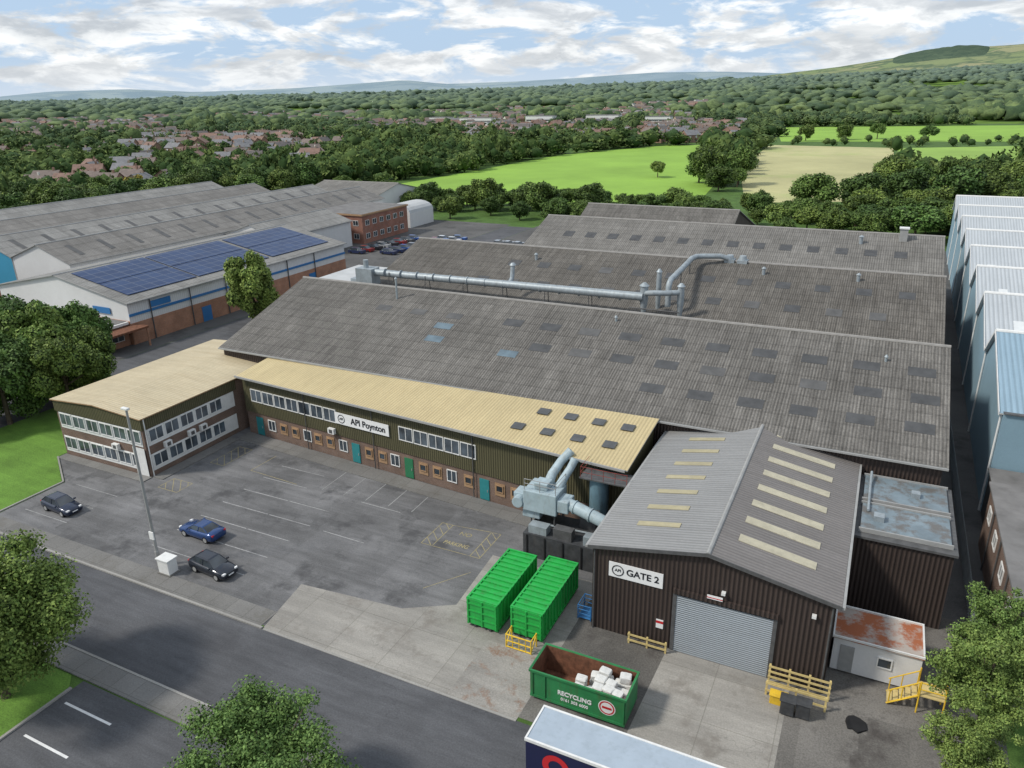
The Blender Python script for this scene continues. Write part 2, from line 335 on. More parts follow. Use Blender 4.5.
def rect(x0,x1,y0,y1): return [(x0,y0),(x1,y0),(x1,y1),(x0,y1)]
def window(parent,p,u,n,w,h,frame=M['white'],glass=M['glass'],mull=1,name='window',ft=0.08):
    p=Vector(p);u=Vector(u).normalized();n=Vector(n).normalized();z=Vector((0,0,1))
    mb=MB(); t=ft
    def bar(a,b,c,d): mb.obox(p+u*((a+b)/2)+z*((c+d)/2)+n*0.03,u*(b-a),n*0.10,z*(d-c),frame)
    bar(0,w,0,t); bar(0,w,h-t,h); bar(0,t,t,h-t); bar(w-t,w,t,h-t)
    for i in range(1,mull+1):
        x=w*i/(mull+1); bar(x-t*0.4,x+t*0.4,t,h-t)
    f=mb.make(name,parent)
    g=MB(); g.obox(p+u*(w/2)+z*(h/2)+n*0.012,u*(w-2*t),n*0.03,z*(h-2*t),glass)
    pane=g.make('pane',None,origin=tuple(parent.location) if not parent.get('_local') else (0,0,0)); pane.parent=f; pane.location=(0,0,0)
    return f

# ------------------------------------------------------------------ ground / roads
S=15000
sheet('ground',rect(-S,S,-2000,S),0.0,M['grass'])
sheet('car_park_surface',[(-71,32.5),(-16,32.5),(-16,60),(-77,60),(-77,44.5),(-71,41)],0.008,M['asphalt'])
sheet('service_yard',[(-16,32.5),(10.8,32.5),(10.8,46),(62,46),(62,203),(-90.9,203),(-90.9,60),(-16,60)],0.008,M['siteback'])
sheet('gate_yard_surface',rect(-16,9,32.5,54),0.012,M['yard'])
sheet('road',[(-200,25),(80,25),(80,32.2),(-200,32.2)],0.008,M['road'])
sheet('side_road',rect(-99.5,-91,32.2,200),0.012,M['road'])
sheet('neighbour_yard',rect(-220,-99.6,60,203),0.006,M['siteback'])
sheet('customer_car_park',rect(-43.6,60,-20,23.1),0.008,M['road'])
sheet('concrete_apron',[(-36.5,32.3),(-16,32.3),(-16,47.5),(-25.5,47.5),(-25,40.5),(-28.5,38.4),(-37.5,37.6)],0.016,M['conc'])
sheet('concrete_slab_at_gate',[(-9.6,32.4),(-1.2,32.4),(-1.2,42.4),(-9.3,42.4)],0.016,M['conc'])
sheet('rust_marked_slab',[(-21,32.32),(-16.02,32.32),(-16.02,38.0),(-21,38.0)],0.021,M['ruststain'])
sheet('lawn',[(-90.9,33),(-71.3,33),(-71.5,41),(-77.3,44.5),(-77.3,62),(-90.9,62)],0.02,M['lawn'])
sheet('grass_verge',[(-91,-10),(-43.8,-10),(-43.8,22.2),(-44.8,23.1),(-91,23.1)],0.02,M['lawn'])
mb=MB(); mb.box(-90,-71.5,32.3,34.0,0,0.1,M['pave']); struct(mb.make('pavement'))
mb=MB(); mb.box(-70.8,-36.8,32.32,34.1,0,0.03,M['pave']); struct(mb.make('pavement_crossing'))
mb=MB(); mb.box(-90,-34,23.2,24.85,0,0.1,M['pave']); mb.box(-34,60,23.2,24.85,0,0.03,M['pave']); struct(mb.make('pavement'))
mb=MB(); mb.box(-90,-36.5,32.1,32.29,0,0.13,M['kerb']); mb.box(-36.4,-16,32.1,32.27,0,0.05,M['kerb']); mb.box(-90,-34,24.87,25.03,0,0.13,M['kerb'])
mb.box(-71.28,-71.1,34.2,41,0,0.12,M['kerb']); mb.obox((-74.2,42.75,0.06),(-5.9,3.5,0),(0.08,0.13,0),(0,0,0.12),M['kerb'])
mb.box(-43.8,-43.6,-10,22.3,0,0.12,M['kerb']); struct(mb.make('kerb'))
mb=MB(); mb.prism([(-62.5,56.0),(-16.5,52.0),(-16.5,54.0),(-62.5,57.98)],0,0.09,M['pave']); struct(mb.make('footpath'))
mb=MB(); mb.box(-63.6,-62.2,45.5,56.0,0,0.09,M['pave']); mb.box(-77,-63.6,44.3,45.4,0,0.09,M['pave']); struct(mb.make('footpath'))
def lines(name,segs,w,mat,z):
    mb=MB()
    for a,b_ in segs:
        a=Vector((a[0],a[1],0));b_=Vector((b_[0],b_[1],0)); d=(b_-a); d.normalize(); n=Vector((-d.y,d.x,0))*w/2
        mb.poly([tuple(p+Vector((0,0,z))) for p in (a-n,b_-n,b_+n,a+n)],mat)
    return struct(mb.make(name,origin=(0,0,0)))
segs=[]
for y in np.arange(36.6,54,2.72): segs.append(((-53.2,y),(-47.6,y)))
for y in np.arange(36.6,50,2.72): segs.append(((-47.4,y),(-42.6,y)))
segs+=[((-36.6,36.8),(-27.9,36.6)),((-41,44.6),(-36.5,44.5)),((-41,50.2),(-36.5,50.1))]
for x in np.arange(-46,-34,2.6): segs.append(((x,50.6),(x-0.1,55)))
for y in (35.9,38.6,41.2): segs.append(((-69.5,y),(-63.5,y)))
lines('bay_markings',segs,0.085,M['white_line'],0.0135)
segs=[]
def yhatch(x0,x1,y0,y1,step=1.2):
    global segs
    segs+=[((x0,y0),(x1,y0)),((x1,y0),(x1,y1)),((x1,y1),(x0,y1)),((x0,y1),(x0,y0))]
    t=step
    while t<(x1-x0)+(y1-y0):
        a=(x0+min(t,x1-x0),y0+max(0,t-(x1-x0))); b_=(x0+max(0,t-(y1-y0)),y0+min(t,y1-y0)); segs.append((a,b_)); t+=step
yhatch(-32.0,-30.9,46.6,50.2,1.0); yhatch(-27.2,-26.3,46.6,50.6,1.0); yhatch(-60.8,-58.9,50.4,54.6,1.0); yhatch(-61.4,-58.8,44.2,46.2,1.0)
segs+=[((-30.9,46.6),(-27.2,46.6)),((-30.9,50.2),(-27.2,50.6)),((-28.4,41.2),(-26.0,44.6)),((-55.5,50.8),(-49,50.4)),((-55.5,50.8),(-55.4,54.5))]
lines('yellow_markings',segs,0.065,M['yellow_line'],0.0138)
lines('bay_markings',[((-42.9,21.3),(-38.6,21.3)),((-42.7,18.5),(-38.7,18.5)),((-42.5,15.7),(-38.5,15.7)),((-42.5,12.9),(-38.5,12.9))],0.16,M['white_fresh'],0.0138)
tp=empty('painted_ground_lettering',(-29.1,48.5,0.0138),'worn yellowish lettering painted on the asphalt','road marking'); tp['kind']='structure'
text_part('lettering','NO',0.75,M['yellow_line'],tp,(-29.1,49.3,0.0145),(1,0,0),(0,1,0),extr=0)
text_part('lettering','PARKING',0.72,M['yellow_line'],tp,(-29.1,47.6,0.0145),(1,0,0),(0,1,0),extr=0,squeeze=0.8)
F1=[(-197,262),(-192,330),(-190,459),(-150,560),(-127,571),(-85,430),(-67,342),(-60,278),(-100,250),(-142,233)]
F2=[(-80,579),(-1,564),(0,400),(-4,290),(-44,272),(-58,345),(-72,450)]
F3=[(1,562),(75,600),(49,378),(2,385)]
F4=[(-115,860),(150,930),(85,645),(-78,620)]
for f_,mt in ((F1,'field'),(F2,'field2'),(F3,'field3'),(F4,'field')): sheet('field',f_,0.05,M[mt])

# ------------------------------------------------------------------ sheds
def quad_slab(pts,th,mat,under=None):
    mb=MB(); n=(Vector(pts[1])-Vector(pts[0])).cross(Vector(pts[3])-Vector(pts[0])).normalized()
    if n.z<0: n=-n
    top=[Vector(p) for p in pts]; bot=[p-n*th for p in top]
    mb.poly(top,mat); mb.poly(list(reversed(bot)),under or mat)
    for i in range(4):
        j=(i+1)%4; mb.poly([bot[i],bot[j],top[j],top[i]],under or mat)
    return mb
def hall(label,x0,x1,y0,y1,ze,zr,ridge,mwall,mroof,ov=0.35,cat='factory hall',roof2=None,gut=True,ridgepos=None,name='factory_hall',capm=None):
    e=empty(name,((x0+x1)/2,(y0+y1)/2,0),label,cat)
    if ridge=='x':
        yr=ridgepos if ridgepos is not None else (y0+y1)/2
        mb=MB(); P=[(y0,0),(y1,0),(y1,ze),(yr,zr-0.05),(y0,ze)]
        A=[(x0,y,z) for y,z in P];B=[(x1,y,z) for y,z in P]
        mb.poly(A,mwall);mb.poly(list(reversed(B)),mwall)
        mb.poly([A[0],B[0],B[4],A[4]],mwall); mb.poly([A[2],B[2],B[1],A[1]],mwall)
        mb.make('wall',e)
        s1=(zr-ze)/(yr-y0); s2=(zr-ze)/(y1-yr)
        quad_slab([(x0-ov,y0-ov,ze-ov*s1+0.08),(x1+ov,y0-ov,ze-ov*s1+0.08),(x1+ov,yr,zr+0.08),(x0-ov,yr,zr+0.08)],0.1,mroof,M['greytrim']).make('roof',e)
        quad_slab([(x1+ov,y1+ov,ze-ov*s2+0.08),(x0-ov,y1+ov,ze-ov*s2+0.08),(x0-ov,yr,zr+0.08),(x1+ov,yr,zr+0.08)],0.1,roof2 or mroof,M['greytrim']).make('roof',e)
        mb=MB(); mb.tube([(x0-ov,yr,zr+0.06),(x1+ov,yr,zr+0.06)],0.2,capm or M['ridge'],8); mb.make('ridge_cap',e)
        if gut:
            mb=MB(); mb.box(x0-ov,x1+ov,y0-ov-0.18,y0-ov-0.01,ze-ov*s1-0.12,ze-ov*s1+0.04,M['greytrim']); mb.make('gutter',e)
    else:
        xr=ridgepos if ridgepos is not None else (x0+x1)/2
        mb=MB(); P=[(x0,0),(x1,0),(x1,ze),(xr,zr-0.05),(x0,ze)]
        A=[(x,y0,z) for x,z in P];B=[(x,y1,z) for x,z in P]
        fm=mwall[0] if isinstance(mwall,tuple) else mwall; sm=mwall[1] if isinstance(mwall,tuple) else mwall
        mb.poly(A,fm);mb.poly(list(reversed(B)),fm)
        mb.poly([A[4],B[4],B[0],A[0]],sm); mb.poly([A[1],B[1],B[2],A[2]],sm)
        mb.make('wall',e)
        s1=(zr-ze)/(xr-x0); s2=(zr-ze)/(x1-xr)
        quad_slab([(x0-ov,y0-ov,ze-ov*s1+0.08),(xr,y0-ov,zr+0.08),(xr,y1+ov,zr+0.08),(x0-ov,y1+ov,ze-ov*s1+0.08)],0.1,mroof,M['greytrim']).make('roof',e)
        quad_slab([(xr,y0-ov,zr+0.08),(x1+ov,y0-ov,ze-ov*s2+0.08),(x1+ov,y1+ov,ze-ov*s2+0.08),(xr,y1+ov,zr+0.08)],0.1,roof2 or mroof,M['greytrim']).make('roof',e)
        mb=MB(); mb.tube([(xr,y0-ov,zr+0.05),(xr,y1+ov,zr+0.05)],0.16,capm or M['greytrim'],8); mb.make('ridge_cap',e)
        if gut:
            for xx in (x0-ov-0.1,x1+ov+0.1):
                s=s1 if xx<xr else s2
                mb=MB(); mb.obox((xx,(y0+y1)/2,ze-ov*s-0.02),(0.17,0,0),(0,y1-y0+2*ov,0),(0,0,0.16),M['greytrim']); mb.make('gutter',e)
    return e
def rooflight(parent,x0,x1,y0,y1,zf,mat,name='rooflight',lift=0.13):
    P=[(x0,y0,zf(x0,y0)+lift),(x1,y0,zf(x1,y0)+lift),(x1,y1,zf(x1,y1)+lift),(x0,y1,zf(x0,y1)+lift)]
    quad_slab(P,0.04,mat).make(name,parent)
HX1=7.4; Y0=62.84; SP=31.77; ZE=8.05; ZR=13.06
wallm=M['brownwall']
h1=hall('long factory hall with weathered grey corrugated roof and rows of rooflights',-70,HX1-0.4,Y0,Y0+SP,ZE,ZR,'x',wallm,M['asb'])
h2=hall('factory hall with mossy grey corrugated roof behind the valley duct',-71.5,HX1+0.5,Y0+SP+0.02,Y0+2*SP,ZE,ZR,'x',wallm,M['asb3'])
h3=hall('factory hall with pale weathered corrugated roof',-61,HX1+1.6,Y0+2*SP+0.04,Y0+3*SP,ZE,ZR,'x',wallm,M['asb2'])
h4=hall('smaller rear hall with patched grey corrugated roof',-59,-27,Y0+3*SP+0.1-14,Y0+3*SP+26,ZE-1.5,ZR+0.2,'x',wallm,M['asb'],ridgepos=160)
sl=(ZR-ZE)/(SP/2)
def zf(y0): return lambda x,y: ZE+(y-y0)*sl
rnd=random.Random(3)
for k,(yy,xs) in enumerate(((Y0+3.2,np.arange(-19,5,4.6)),(Y0+7.0,np.arange(-32.5,5,4.6)),(Y0+10.8,np.arange(-37.5,5,4.6)))):
    for x in xs: rooflight(h1,x,x+2.3,yy,yy+1.3,zf(Y0),M['sky_dark'] if rnd.random()<0.8 else M['sky_lite'],lift=0.105)
for x in np.arange(-55,-40,5.0): rooflight(h1,x,x+2.0,Y0+10.8,Y0+11.9,zf(Y0),M['sky_lite'],lift=0.105)
for (x,yy) in ((-45.4,Y0+8.7),(-45.2,Y0+6.2),(-35.5,Y0+5.4)): rooflight(h1,x,x+2.2,yy,yy+1.1,zf(Y0),M['sky_blue'],lift=0.105)
for k,yy in enumerate((Y0+SP+4.5,Y0+SP+9.8)):
    for x in np.arange(-55+k*3,4,5.0):
        rooflight(h2,x,x+1.9,yy,yy+1.6,zf(Y0+SP),M['sky_dark'] if rnd.random()<0.8 else M['sky_lite'],lift=0.105)
for x in np.arange(-55,4,4.4): rooflight(h3,x,x+1.9,Y0+2*SP+8,Y0+2*SP+10,zf(Y0+2*SP),M['sky_dark'],lift=0.105)
for x in np.arange(-57,-30,3.6): rooflight(h4,x,x+1.7,150,153,lambda X,Y:(ZE-1.5)+(Y-144.25)*(ZR+0.2-ZE+1.5)/(160-144.25),M['sky_dark'])
def vent(x,y,z,h=1.0,r=0.22,lab='small galvanised roof vent on the corrugated roof'):
    e=empty('roof_vent',(x,y,z),lab,'vent','roof vents')
    mb=MB(); mb.tube([(x,y,z-0.3),(x,y,z+h)],r,M['galv'],10); mb.make('pipe',e)
    mb=MB(); mb.tube([(x,y,z+h),(x,y,z+h+0.22)],[r*1.5,r*0.5],M['galv'],10); mb.make('cowl',e)
for (x,y,h,r) in ((-53.5,Y0+13.5,2.6,0.13),(-25,Y0+14,0.5,0.13),(2,Y0+12.5,0.5,0.13),(-14,Y0+SP+13,0.9,0.22),(-2,Y0+SP+13.2,0.9,0.22),(-48,Y0+SP+12,0.9,0.22),(-3,Y0+2*SP+12,1.2,0.3)):
    yy=(y-Y0)%SP; vent(x,y,ZE+yy*sl,h,r)
e=empty('roof_chimney',(3.2,Y0+2*SP+14,12.6),'pale square chimney stack on the rear hall roof','chimney')
mb=MB(); mb.box(2.6,3.8,Y0+2*SP+13.4,Y0+2*SP+14.6,12,14.4,M['greytrim']); mb.make('stack',e); mb=MB(); mb.box(2.45,3.95,Y0+2*SP+13.25,Y0+2*SP+14.75,14.4,14.6,M['white']); mb.make('cap',e)
e=empty('link_building',(-78,106,0),'low flat-roofed link building with pale roof','building')
mb=MB(); mb.box(-88,-72.5,97,114,0,6.2,M['whitewall']); mb.make('wall',e)
mb=MB(); mb.box(-88.2,-72.3,96.8,114.2,6.2,6.45,M['paleroof']); mb.make('roof',e)
mb=MB(); mb.box(-80,-78,101,103,6.45,7.4,M['galv']); mb.make('roof_unit',e)
yv=Y0+SP
e=empty('extraction_duct',(-48,yv,9),'long galvanised extraction duct on stands in the roof valley','duct')
mb=MB(); mb.tube([(-70,yv,10.6),(-66,yv-0.1,10.6),(-27,yv-0.6,11.0)],0.55,M['galv'],16); mb.make('duct',e,smooth=True)
for x in np.arange(-68,-27,2.9):
    mb=MB(); mb.tube([(x,yv-0.3,10.75),(x+0.12,yv-0.3,10.75)],0.63,M['galv'],16); mb.make('flange',e)
for x in np.arange(-67,-28,6.5):
    mb=MB(); mb.tube([(x,yv-1.0,8.0),(x,yv-0.7,10.9),(x,yv+0.3,10.9),(x,yv+0.7,8.0)],0.06,M['darkgrey'],6); mb.make('stand',e)
mb=MB(); mb.box(-73,-70,yv-1.1,yv+1.1,8.6,11.2,M['galv']); mb.tube([(-71.7,yv,11.2),(-71.7,yv,12.4)],0.4,M['galv'],12); mb.make('fan_box',e)
mb=MB(); mb.tube([(-47,yv+0.5,10.8),(-47,yv+1.3,11.4),(-47,yv+1.6,13.2)],0.32,M['galv'],12); mb.tube([(-47,yv+1.6,13.2),(-47,yv+1.6,13.5)],[0.5,0.25],M['galv'],12); mb.make('branch',e,smooth=True)
e=empty('dust_cyclone_set',(-25,yv+2,9),'cluster of galvanised cyclones and bent ducts in the roof valley','duct')
for (x,y,r,h) in ((-27,yv-0.2,0.55,12.4),(-25.8,yv+2.4,0.35,13.8),(-22.3,yv+0.4,0.45,12.6)):
    mb=MB(); mb.tube([(x,y,8.5),(x,y,10.4),(x,y,h-1.0),(x,y,h)],[0.25,r,r,r*0.9],M['galv'],16); mb.tube([(x,y,h),(x,y,h+0.4)],[r*1.2,r*0.4],M['galv'],16); mb.make('cyclone',e,smooth=True)
mb=MB(); mb.tube([(-27,yv-0.2,11.4),(-25.4,yv-1.2,11.8),(-24.0,yv-0.8,11.8),(-22.3,yv+0.4,11.8)],0.36,M['galv'],12); mb.make('duct',e,smooth=True)
mb=MB(); mb.tube([(-24.1,yv+1.0,9.6),(-24.1,yv+1.0,12.2),(-24.1,yv+1.3,12.7),(-24.1,yv+2.0,13.0),(-24.0,yv+8,13.4),(-23.9,yv+12.4,13.8),(-23.5,yv+13.6,13.9),(-22.6,yv+14.2,13.9),(-20.4,yv+15.0,13.9),(-19.4,yv+15.5,13.6),(-19.0,yv+15.6,12.8)],0.38,M['galv'],14); mb.make('duct',e,smooth=True)
for (a,b_) in (((-24.0,yv+7,13.2),(-24.0,yv+7,10.2)),((-23.9,yv+11.5,13.6),(-23.9,yv+11.5,11.6))):
    mb=MB(); mb.tube([a,b_],0.08,M['darkgrey'],6); mb.make('stand',e)
mb=MB(); mb.tube([(-28.4,yv-2.1,8.2),(-28.4,yv-2.1,9.8),(-21.8,yv-2.1,9.8),(-21.8,yv-2.1,8.2)],0.09,M['darkgrey'],6); mb.make('walkway_frame',e)
e=empty('roof_fan_unit',(-18,yv+19,12),'pair of galvanised fan units on the far roof slope','fan unit')
for x in (-19.2,-17.4):
    mb=MB(); mb.box(x-0.7,x+0.7,yv+15.3,yv+16.8,12.2,13.4,M['galv']); mb.tube([(x,yv+16,13.4),(x,yv+16,14.0)],[0.6,0.45],M['galv'],12); mb.make('fan_housing',e)

# ------------------------------------------------------------------ gate 2 building
GX0,GX1,GY0=-14.9,0.75,42.5
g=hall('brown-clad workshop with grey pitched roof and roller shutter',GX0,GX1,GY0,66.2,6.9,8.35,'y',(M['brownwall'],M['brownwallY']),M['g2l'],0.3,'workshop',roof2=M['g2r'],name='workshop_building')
gm=(GX0+GX1)/2; gs=(8.35-6.9)/(gm-GX0)
zl=lambda x,y: 6.9+(x-GX0)*gs
zr_=lambda x,y: 6.9+(GX1-x)*gs
M['rl_cream']=m_plain('cream_rooflight',(0.44,0.405,0.30),0.5,0.12,1.0,dirt=0.45,dirtc=(0.25,0.23,0.17),dsq=1)
M['rl_dull']=m_plain('dull_yellow_rooflight',(0.36,0.32,0.20),0.5,0.15,1.0,dirt=0.4,dirtc=(0.27,0.25,0.2),dsq=1)
for i in range(8):
    y=45.0+i*2.55
    rooflight(g,gm+1.4,GX1-1.5,y,y+0.85,zr_,M['rl_cream'])
    rooflight(g,GX0+2.2,gm-2.6,y+0.3,y+0.9,zl,M['rl_dull'])
yf=GY0-0.02
mb=MB(); mb.box(-8.9,-2.7,yf-0.06,yf,0,4.55,M['shutter']); mb.make('roller_shutter',g)
mb=MB(); mb.box(-9.15,-8.9,yf-0.1,yf,0,4.75,M['darkgrey']); mb.box(-2.7,-2.45,yf-0.1,yf,0,4.75,M['darkgrey']); mb.box(-9.15,-2.45,yf-0.22,yf-0.005,4.75,5.1,M['brownwall']); mb.make('shutter_frame',g)
mb=MB()
for (a,b_) in (((GX0-0.3,yf-0.32,6.84),(gm,yf-0.32,8.36)),((gm,yf-0.32,8.36),(GX1+0.3,yf-0.32,6.84))):
    a=Vector(a);b_=Vector(b_); mb.obox((a+b_)/2,(b_-a),(0,0.06,0),(0,0,0.26),M['darkgrey'])
mb.make('bargeboard',g)
for x in (-5.9,-0.4):
    mb=MB(); mb.box(x-0.13,x+0.13,yf-0.3,yf,5.6,5.78,M['white']); mb.make('floodlight',g)
for x in (GX0+0.15,GX1-0.15):
    mb=MB(); mb.tube([(x,yf-0.1,0.0),(x,yf-0.1,6.6)],0.06,M['darkgrey'],8); mb.make('downpipe',g)
s=empty('gate_sign',(-11.9,yf-0.05,5.2),'white sign reading gate two on the brown cladding','sign')
mb=MB(); mb.box(-13.7,-9.9,yf-0.07,yf-0.005,4.75,5.9,M['sign_white']); mb.make('panel',s)
mb=MB(); ring(mb,(-13.05,yf-0.075,5.33),(1,0,0),(0,0,1),0.36,0.43,M['sign_black']); mb.make('emblem_ring',s)
text_part('emblem_lettering','API',0.32,M['sign_black'],s,(-13.05,yf-0.08,5.33),(1,0,0),(0,0,1))
text_part('lettering','GATE 2',0.7,M['sign_black'],s,(-11.3,yf-0.08,5.33),(1,0,0),(0,0,1),bold=0.02)
s=empty('warning_sign',(-6.4,yf-0.05,5.2),'small red and white warning sign above the shutter','sign')
mb=MB(); mb.box(-6.9,-5.9,yf-0.29,yf-0.25,5.12,5.4,M['sign_white']); mb.box(-6.9,-5.9,yf-0.30,yf-0.29,5.2,5.26,M['redp']); mb.make('panel',s)
s=empty('door_notice',(-9.9,yf-0.05,1.6),'small red and white safety notice beside the shutter','sign')
mb=MB(); mb.box(-10.2,-9.7,yf-0.04,yf,1.5,2.2,M['sign_white']); mb.box(-10.2,-9.7,yf-0.05,yf-0.04,1.9,2.1,M['redp']); mb.make('panel',s)
e=empty('plant_annex',(4.2,58,0),'tall plain brown annex with two stained grey roof panels','annex')
mb=MB(); mb.box(1.25,7.6,52.4,62.6,0,6.1,M['brownwall']); mb.make('wall',e)
mb=MB(); mb.box(1.15,7.8,52.2,62.3,6.1,6.28,M['darkgrey']); mb.make('roof_deck',e)
for (y0,y1) in ((53.0,57.0),(57.7,61.9)):
    mb=MB(); mb.box(1.6,7.4,y0,y1,6.28,6.48,M['annexroof']); mb.make('roof_panel',e)
    for (ya,yb) in ((y0-0.12,y0),(y1,y1+0.12)):
        mb=MB(); mb.box(1.5,7.5,ya,yb,6.28,6.6,M['greytrim']); mb.make('roof_kerb',e)
for (a,b_,c_) in ((2.4,54.4,0.7),(4.9,59.3,0.6)):
    mb=MB(); mb.box(a,a+c_,b_,b_+c_,6.48,6.48+c_*0.6,M['galv']); mb.make('roof_unit',e)
mb=MB(); mb.tube([(2.0,55.6,6.65),(2.0,60,6.7),(2.0,61.6,7.0)],0.1,M['galv'],8); mb.make('pipe',e)

# ------------------------------------------------------------------ office block (splayed)
A=Vector((-62.6,58.2,0)); B=Vector((-16.4,54.2,0)); L=(B-A).length; u=(B-A).normalized(); n=Vector((u.y,-u.x,0)); 
off=empty('office_block',(-40,59,0),'two-storey olive-clad office block with cream profiled roof','office')
def op(t,d=0,z=0): return A+u*t+n*d+Vector((0,0,z))
mb=MB(); mb.prism([(A.x,A.y),(B.x,B.y),(-16.4,62.3),(-62.6,62.3)],0,2.75,M['brick']); mb.make('lower_wall',off)
mb=MB(); po=[tuple((A+n*0.12).xy),tuple((B+u*0.1+n*0.12).xy),(-16.3,62.35),(-62.6,62.35)]
mb.prism(po,2.75,[7.05,7.05,7.7,7.7],M['olive']); mb.make('cladding',off)
quad_slab([tuple(op(-0.1,0.75,7.15)),tuple(op(L+0.5,0.75,7.15)),(-15.9,62.5,8.15),(-62.6,62.5,7.75)],0.12,M['cream'],M['greytrim']).make('roof',off)
mb=MB(); mb.obox(op(L/2,0.82,7.05),u*(L+0.6),n*0.12,(0,0,0.2),M['greytrim']); mb.make('gutter',off)
zo=lambda x,y: 7.15+ (y-(A.y+(x-A.x)*(B.y-A.y)/(B.x-A.x)-0.75))*0.112
for k,xs in enumerate(((-28.2,-25.2,-22.2,-19.2),(-27.0,-24.2,-21.4,-18.6))):
    for x in xs:
        yy=(56.3 if k==0 else 59.6)+( -0.05*(x+23)); rooflight(off,x,x+1.15,yy,yy+1.1,zo,M['sky_off'])
def offwin(t,w,z,h): return window(off,op(t,0.125,z),u,n,w,h,M['white'],M['glassblue'],1)
t=1.2
while t<13.2: offwin(t,1.75,4.15,1.5); t+=1.85
t=22.4
while t<31.4: offwin(t,1.75,4.15,1.5); t+=1.85
def door(t,w,mat,h=2.15):
    mb=MB(); mb.obox(op(t+w/2,0.03,h/2+0.09),u*w,n*0.1,(0,0,h),mat); d=mb.make('door',off)
    mb=MB(); mb.obox(op(t+w*0.85,0.1,1.1),u*0.06,n*0.06,(0,0,0.25),M['greytrim']); hnd=mb.make('handle',None,origin=tuple(off.location)); hnd.parent=d; hnd.location=(0,0,0)
lo=[(1.4,'d','teal'),(3.3,'w'),(5.2,'b'),(7.0,'b'),(8.8,'w'),(10.4,'b'),(12.2,'b'),(14.0,'w'),(15.8,'d','teal'),(17.6,'b'),(19.4,'b'),(21.0,'w'),(22.8,'d','green'),(24.6,'b'),(26.3,'b'),(28.0,'w'),(30.0,'b'),(31.8,'d','teal'),(33.5,'b'),(35.2,'b'),(37.0,'d','teal'),(38.8,'w')]
for q in lo:
    if q[1]=='w': window(off,op(q[0],0.005,0.95),u,n,1.15,1.3,M['white'],M['glass'],1)
    elif q[1]=='b':
        mb=MB(); mb.obox(op(q[0]+0.55,0.03,1.55),u*1.1,n*0.08,(0,0,1.3),M['tan']); mb.make('boarded_panel',off)
        window(off,op(q[0]+0.15,0.075,1.3),u,n,0.8,0.75,M['tan'],M['glass'],0)
    else: door(q[0],1.05,M[q[2]])
for t in (13.4,):
    mb=MB(); mb.obox(op(t,0.35,3.2),u*0.85,n*0.35,(0,0,0.6),M['white']); mb.obox(op(t,0.54,3.2),u*0.45,n*0.02,(0,0,0.4),M['darkgrey']); mb.make('air_conditioner',off)
for t in (9.5,19.0,31.2,40.5):
    mb=MB(); mb.tube([op(t,0.22,0.1),op(t,0.22,6.95)],0.05,M['darkgrey'],6); mb.make('downpipe',off)
s=empty('company_sign',tuple(op(17,0.3,4.3)),'long white company sign with round emblem on olive cladding','sign')
mb=MB(); mb.obox(op(17.6,0.24,4.85),u*7.2,n*0.08,(0,0,1.25),M['sign_white']); mb.make('panel',s)
mb=MB(); ring(mb,op(14.9,0.29,4.85),u,(0,0,1),0.40,0.48,M['sign_black'],th=0.01); mb.make('emblem_ring',s)
text_part('emblem_lettering','API',0.36,M['sign_black'],s,op(14.9,0.30,4.85),u,(0,0,1))
text_part('lettering','API Poynton',0.95,M['sign_black'],s,op(18.5,0.30,4.85),u,(0,0,1),squeeze=0.95,bold=0.018)

# ------------------------------------------------------------------ wing
WX0,WX1,WY0,WY1=-77.0,-63.8,45.5,66.0
w=empty('office_wing',(-70.4,55,0),'two-storey brick office wing with cream roof and ribbon windows','office')
mb=MB(); mb.box(WX0,WX1,WY0,WY1,0,6.2,M['brick']); mb.make('wall',w)
mb=MB(); mb.box(WX0-0.12,WX1+0.12,WY0-0.12,WY0-0.003,5.2,6.5,M['olive']); mb.box(WX1+0.003,WX1+0.12,WY0-0.003,58.0,5.2,6.5,M['oliveY']); mb.box(WX0-0.12,WX0-0.003,WY0-0.003,WY1,5.2,6.5,M['oliveY']); mb.make('fascia_cladding',w)
wm=(WX0+WX1)/2
quad_slab([(WX0-0.3,WY0-0.3,6.55),(wm,WY0-0.3,7.0),(wm,WY1+2,7.0),(WX0-0.3,WY1+2,6.55)],0.12,M['creamY'],M['tan']).make('roof',w)
quad_slab([(wm,WY0-0.3,7.0),(WX1+0.3,WY0-0.3,6.55),(WX1+0.3,WY1-3.8,6.55),(wm,WY1+2,7.0)],0.12,M['creamY'],M['tan']).make('roof',w)
mb=MB(); mb.poly([(WX0-0.12,WY0-0.1,6.5),(WX1+0.12,WY0-0.1,6.5),(wm,WY0-0.1,6.9)],M['olive']); mb.make('gable_cladding',w)
for z in (0.85,3.6):
    mb=MB(); mb.box(WX0+0.3,WX1-0.3,WY0-0.04,WY0-0.002,z-0.3,z+1.5,M['white']); mb.make('window_band',w)
    mb=MB(); mb.box(WX1+0.002,WX1+0.04,WY0+0.4,57.6,z-0.3,z+1.5,M['white']); mb.make('window_band',w)
    x=WX0+0.45
    while x<WX1-1.9:
        window(w,(x,WY0-0.045,z+0.05),(1,0,0),(0,-1,0),1.85,1.38,M['white'],M['glassblue'],1); x+=2.1
    y=WY0+0.55
    while y<57.4-1.8:
        window(w,(WX1+0.045,y,z+0.05),(0,1,0),(1,0,0),1.75,1.38,M['white'],M['glassblue'],1); y+=1.98
for (y,z) in ((50.6,2.45),(52.2,2.45),(47.5,2.5)):
    mb=MB(); mb.box(WX1+0.05,WX1+0.42,y,y+0.85,z,z+0.6,M['white']); mb.box(WX1+0.42,WX1+0.44,y+0.2,y+0.65,z+0.1,z+0.5,M['darkgrey']); mb.make('air_conditioner',w)
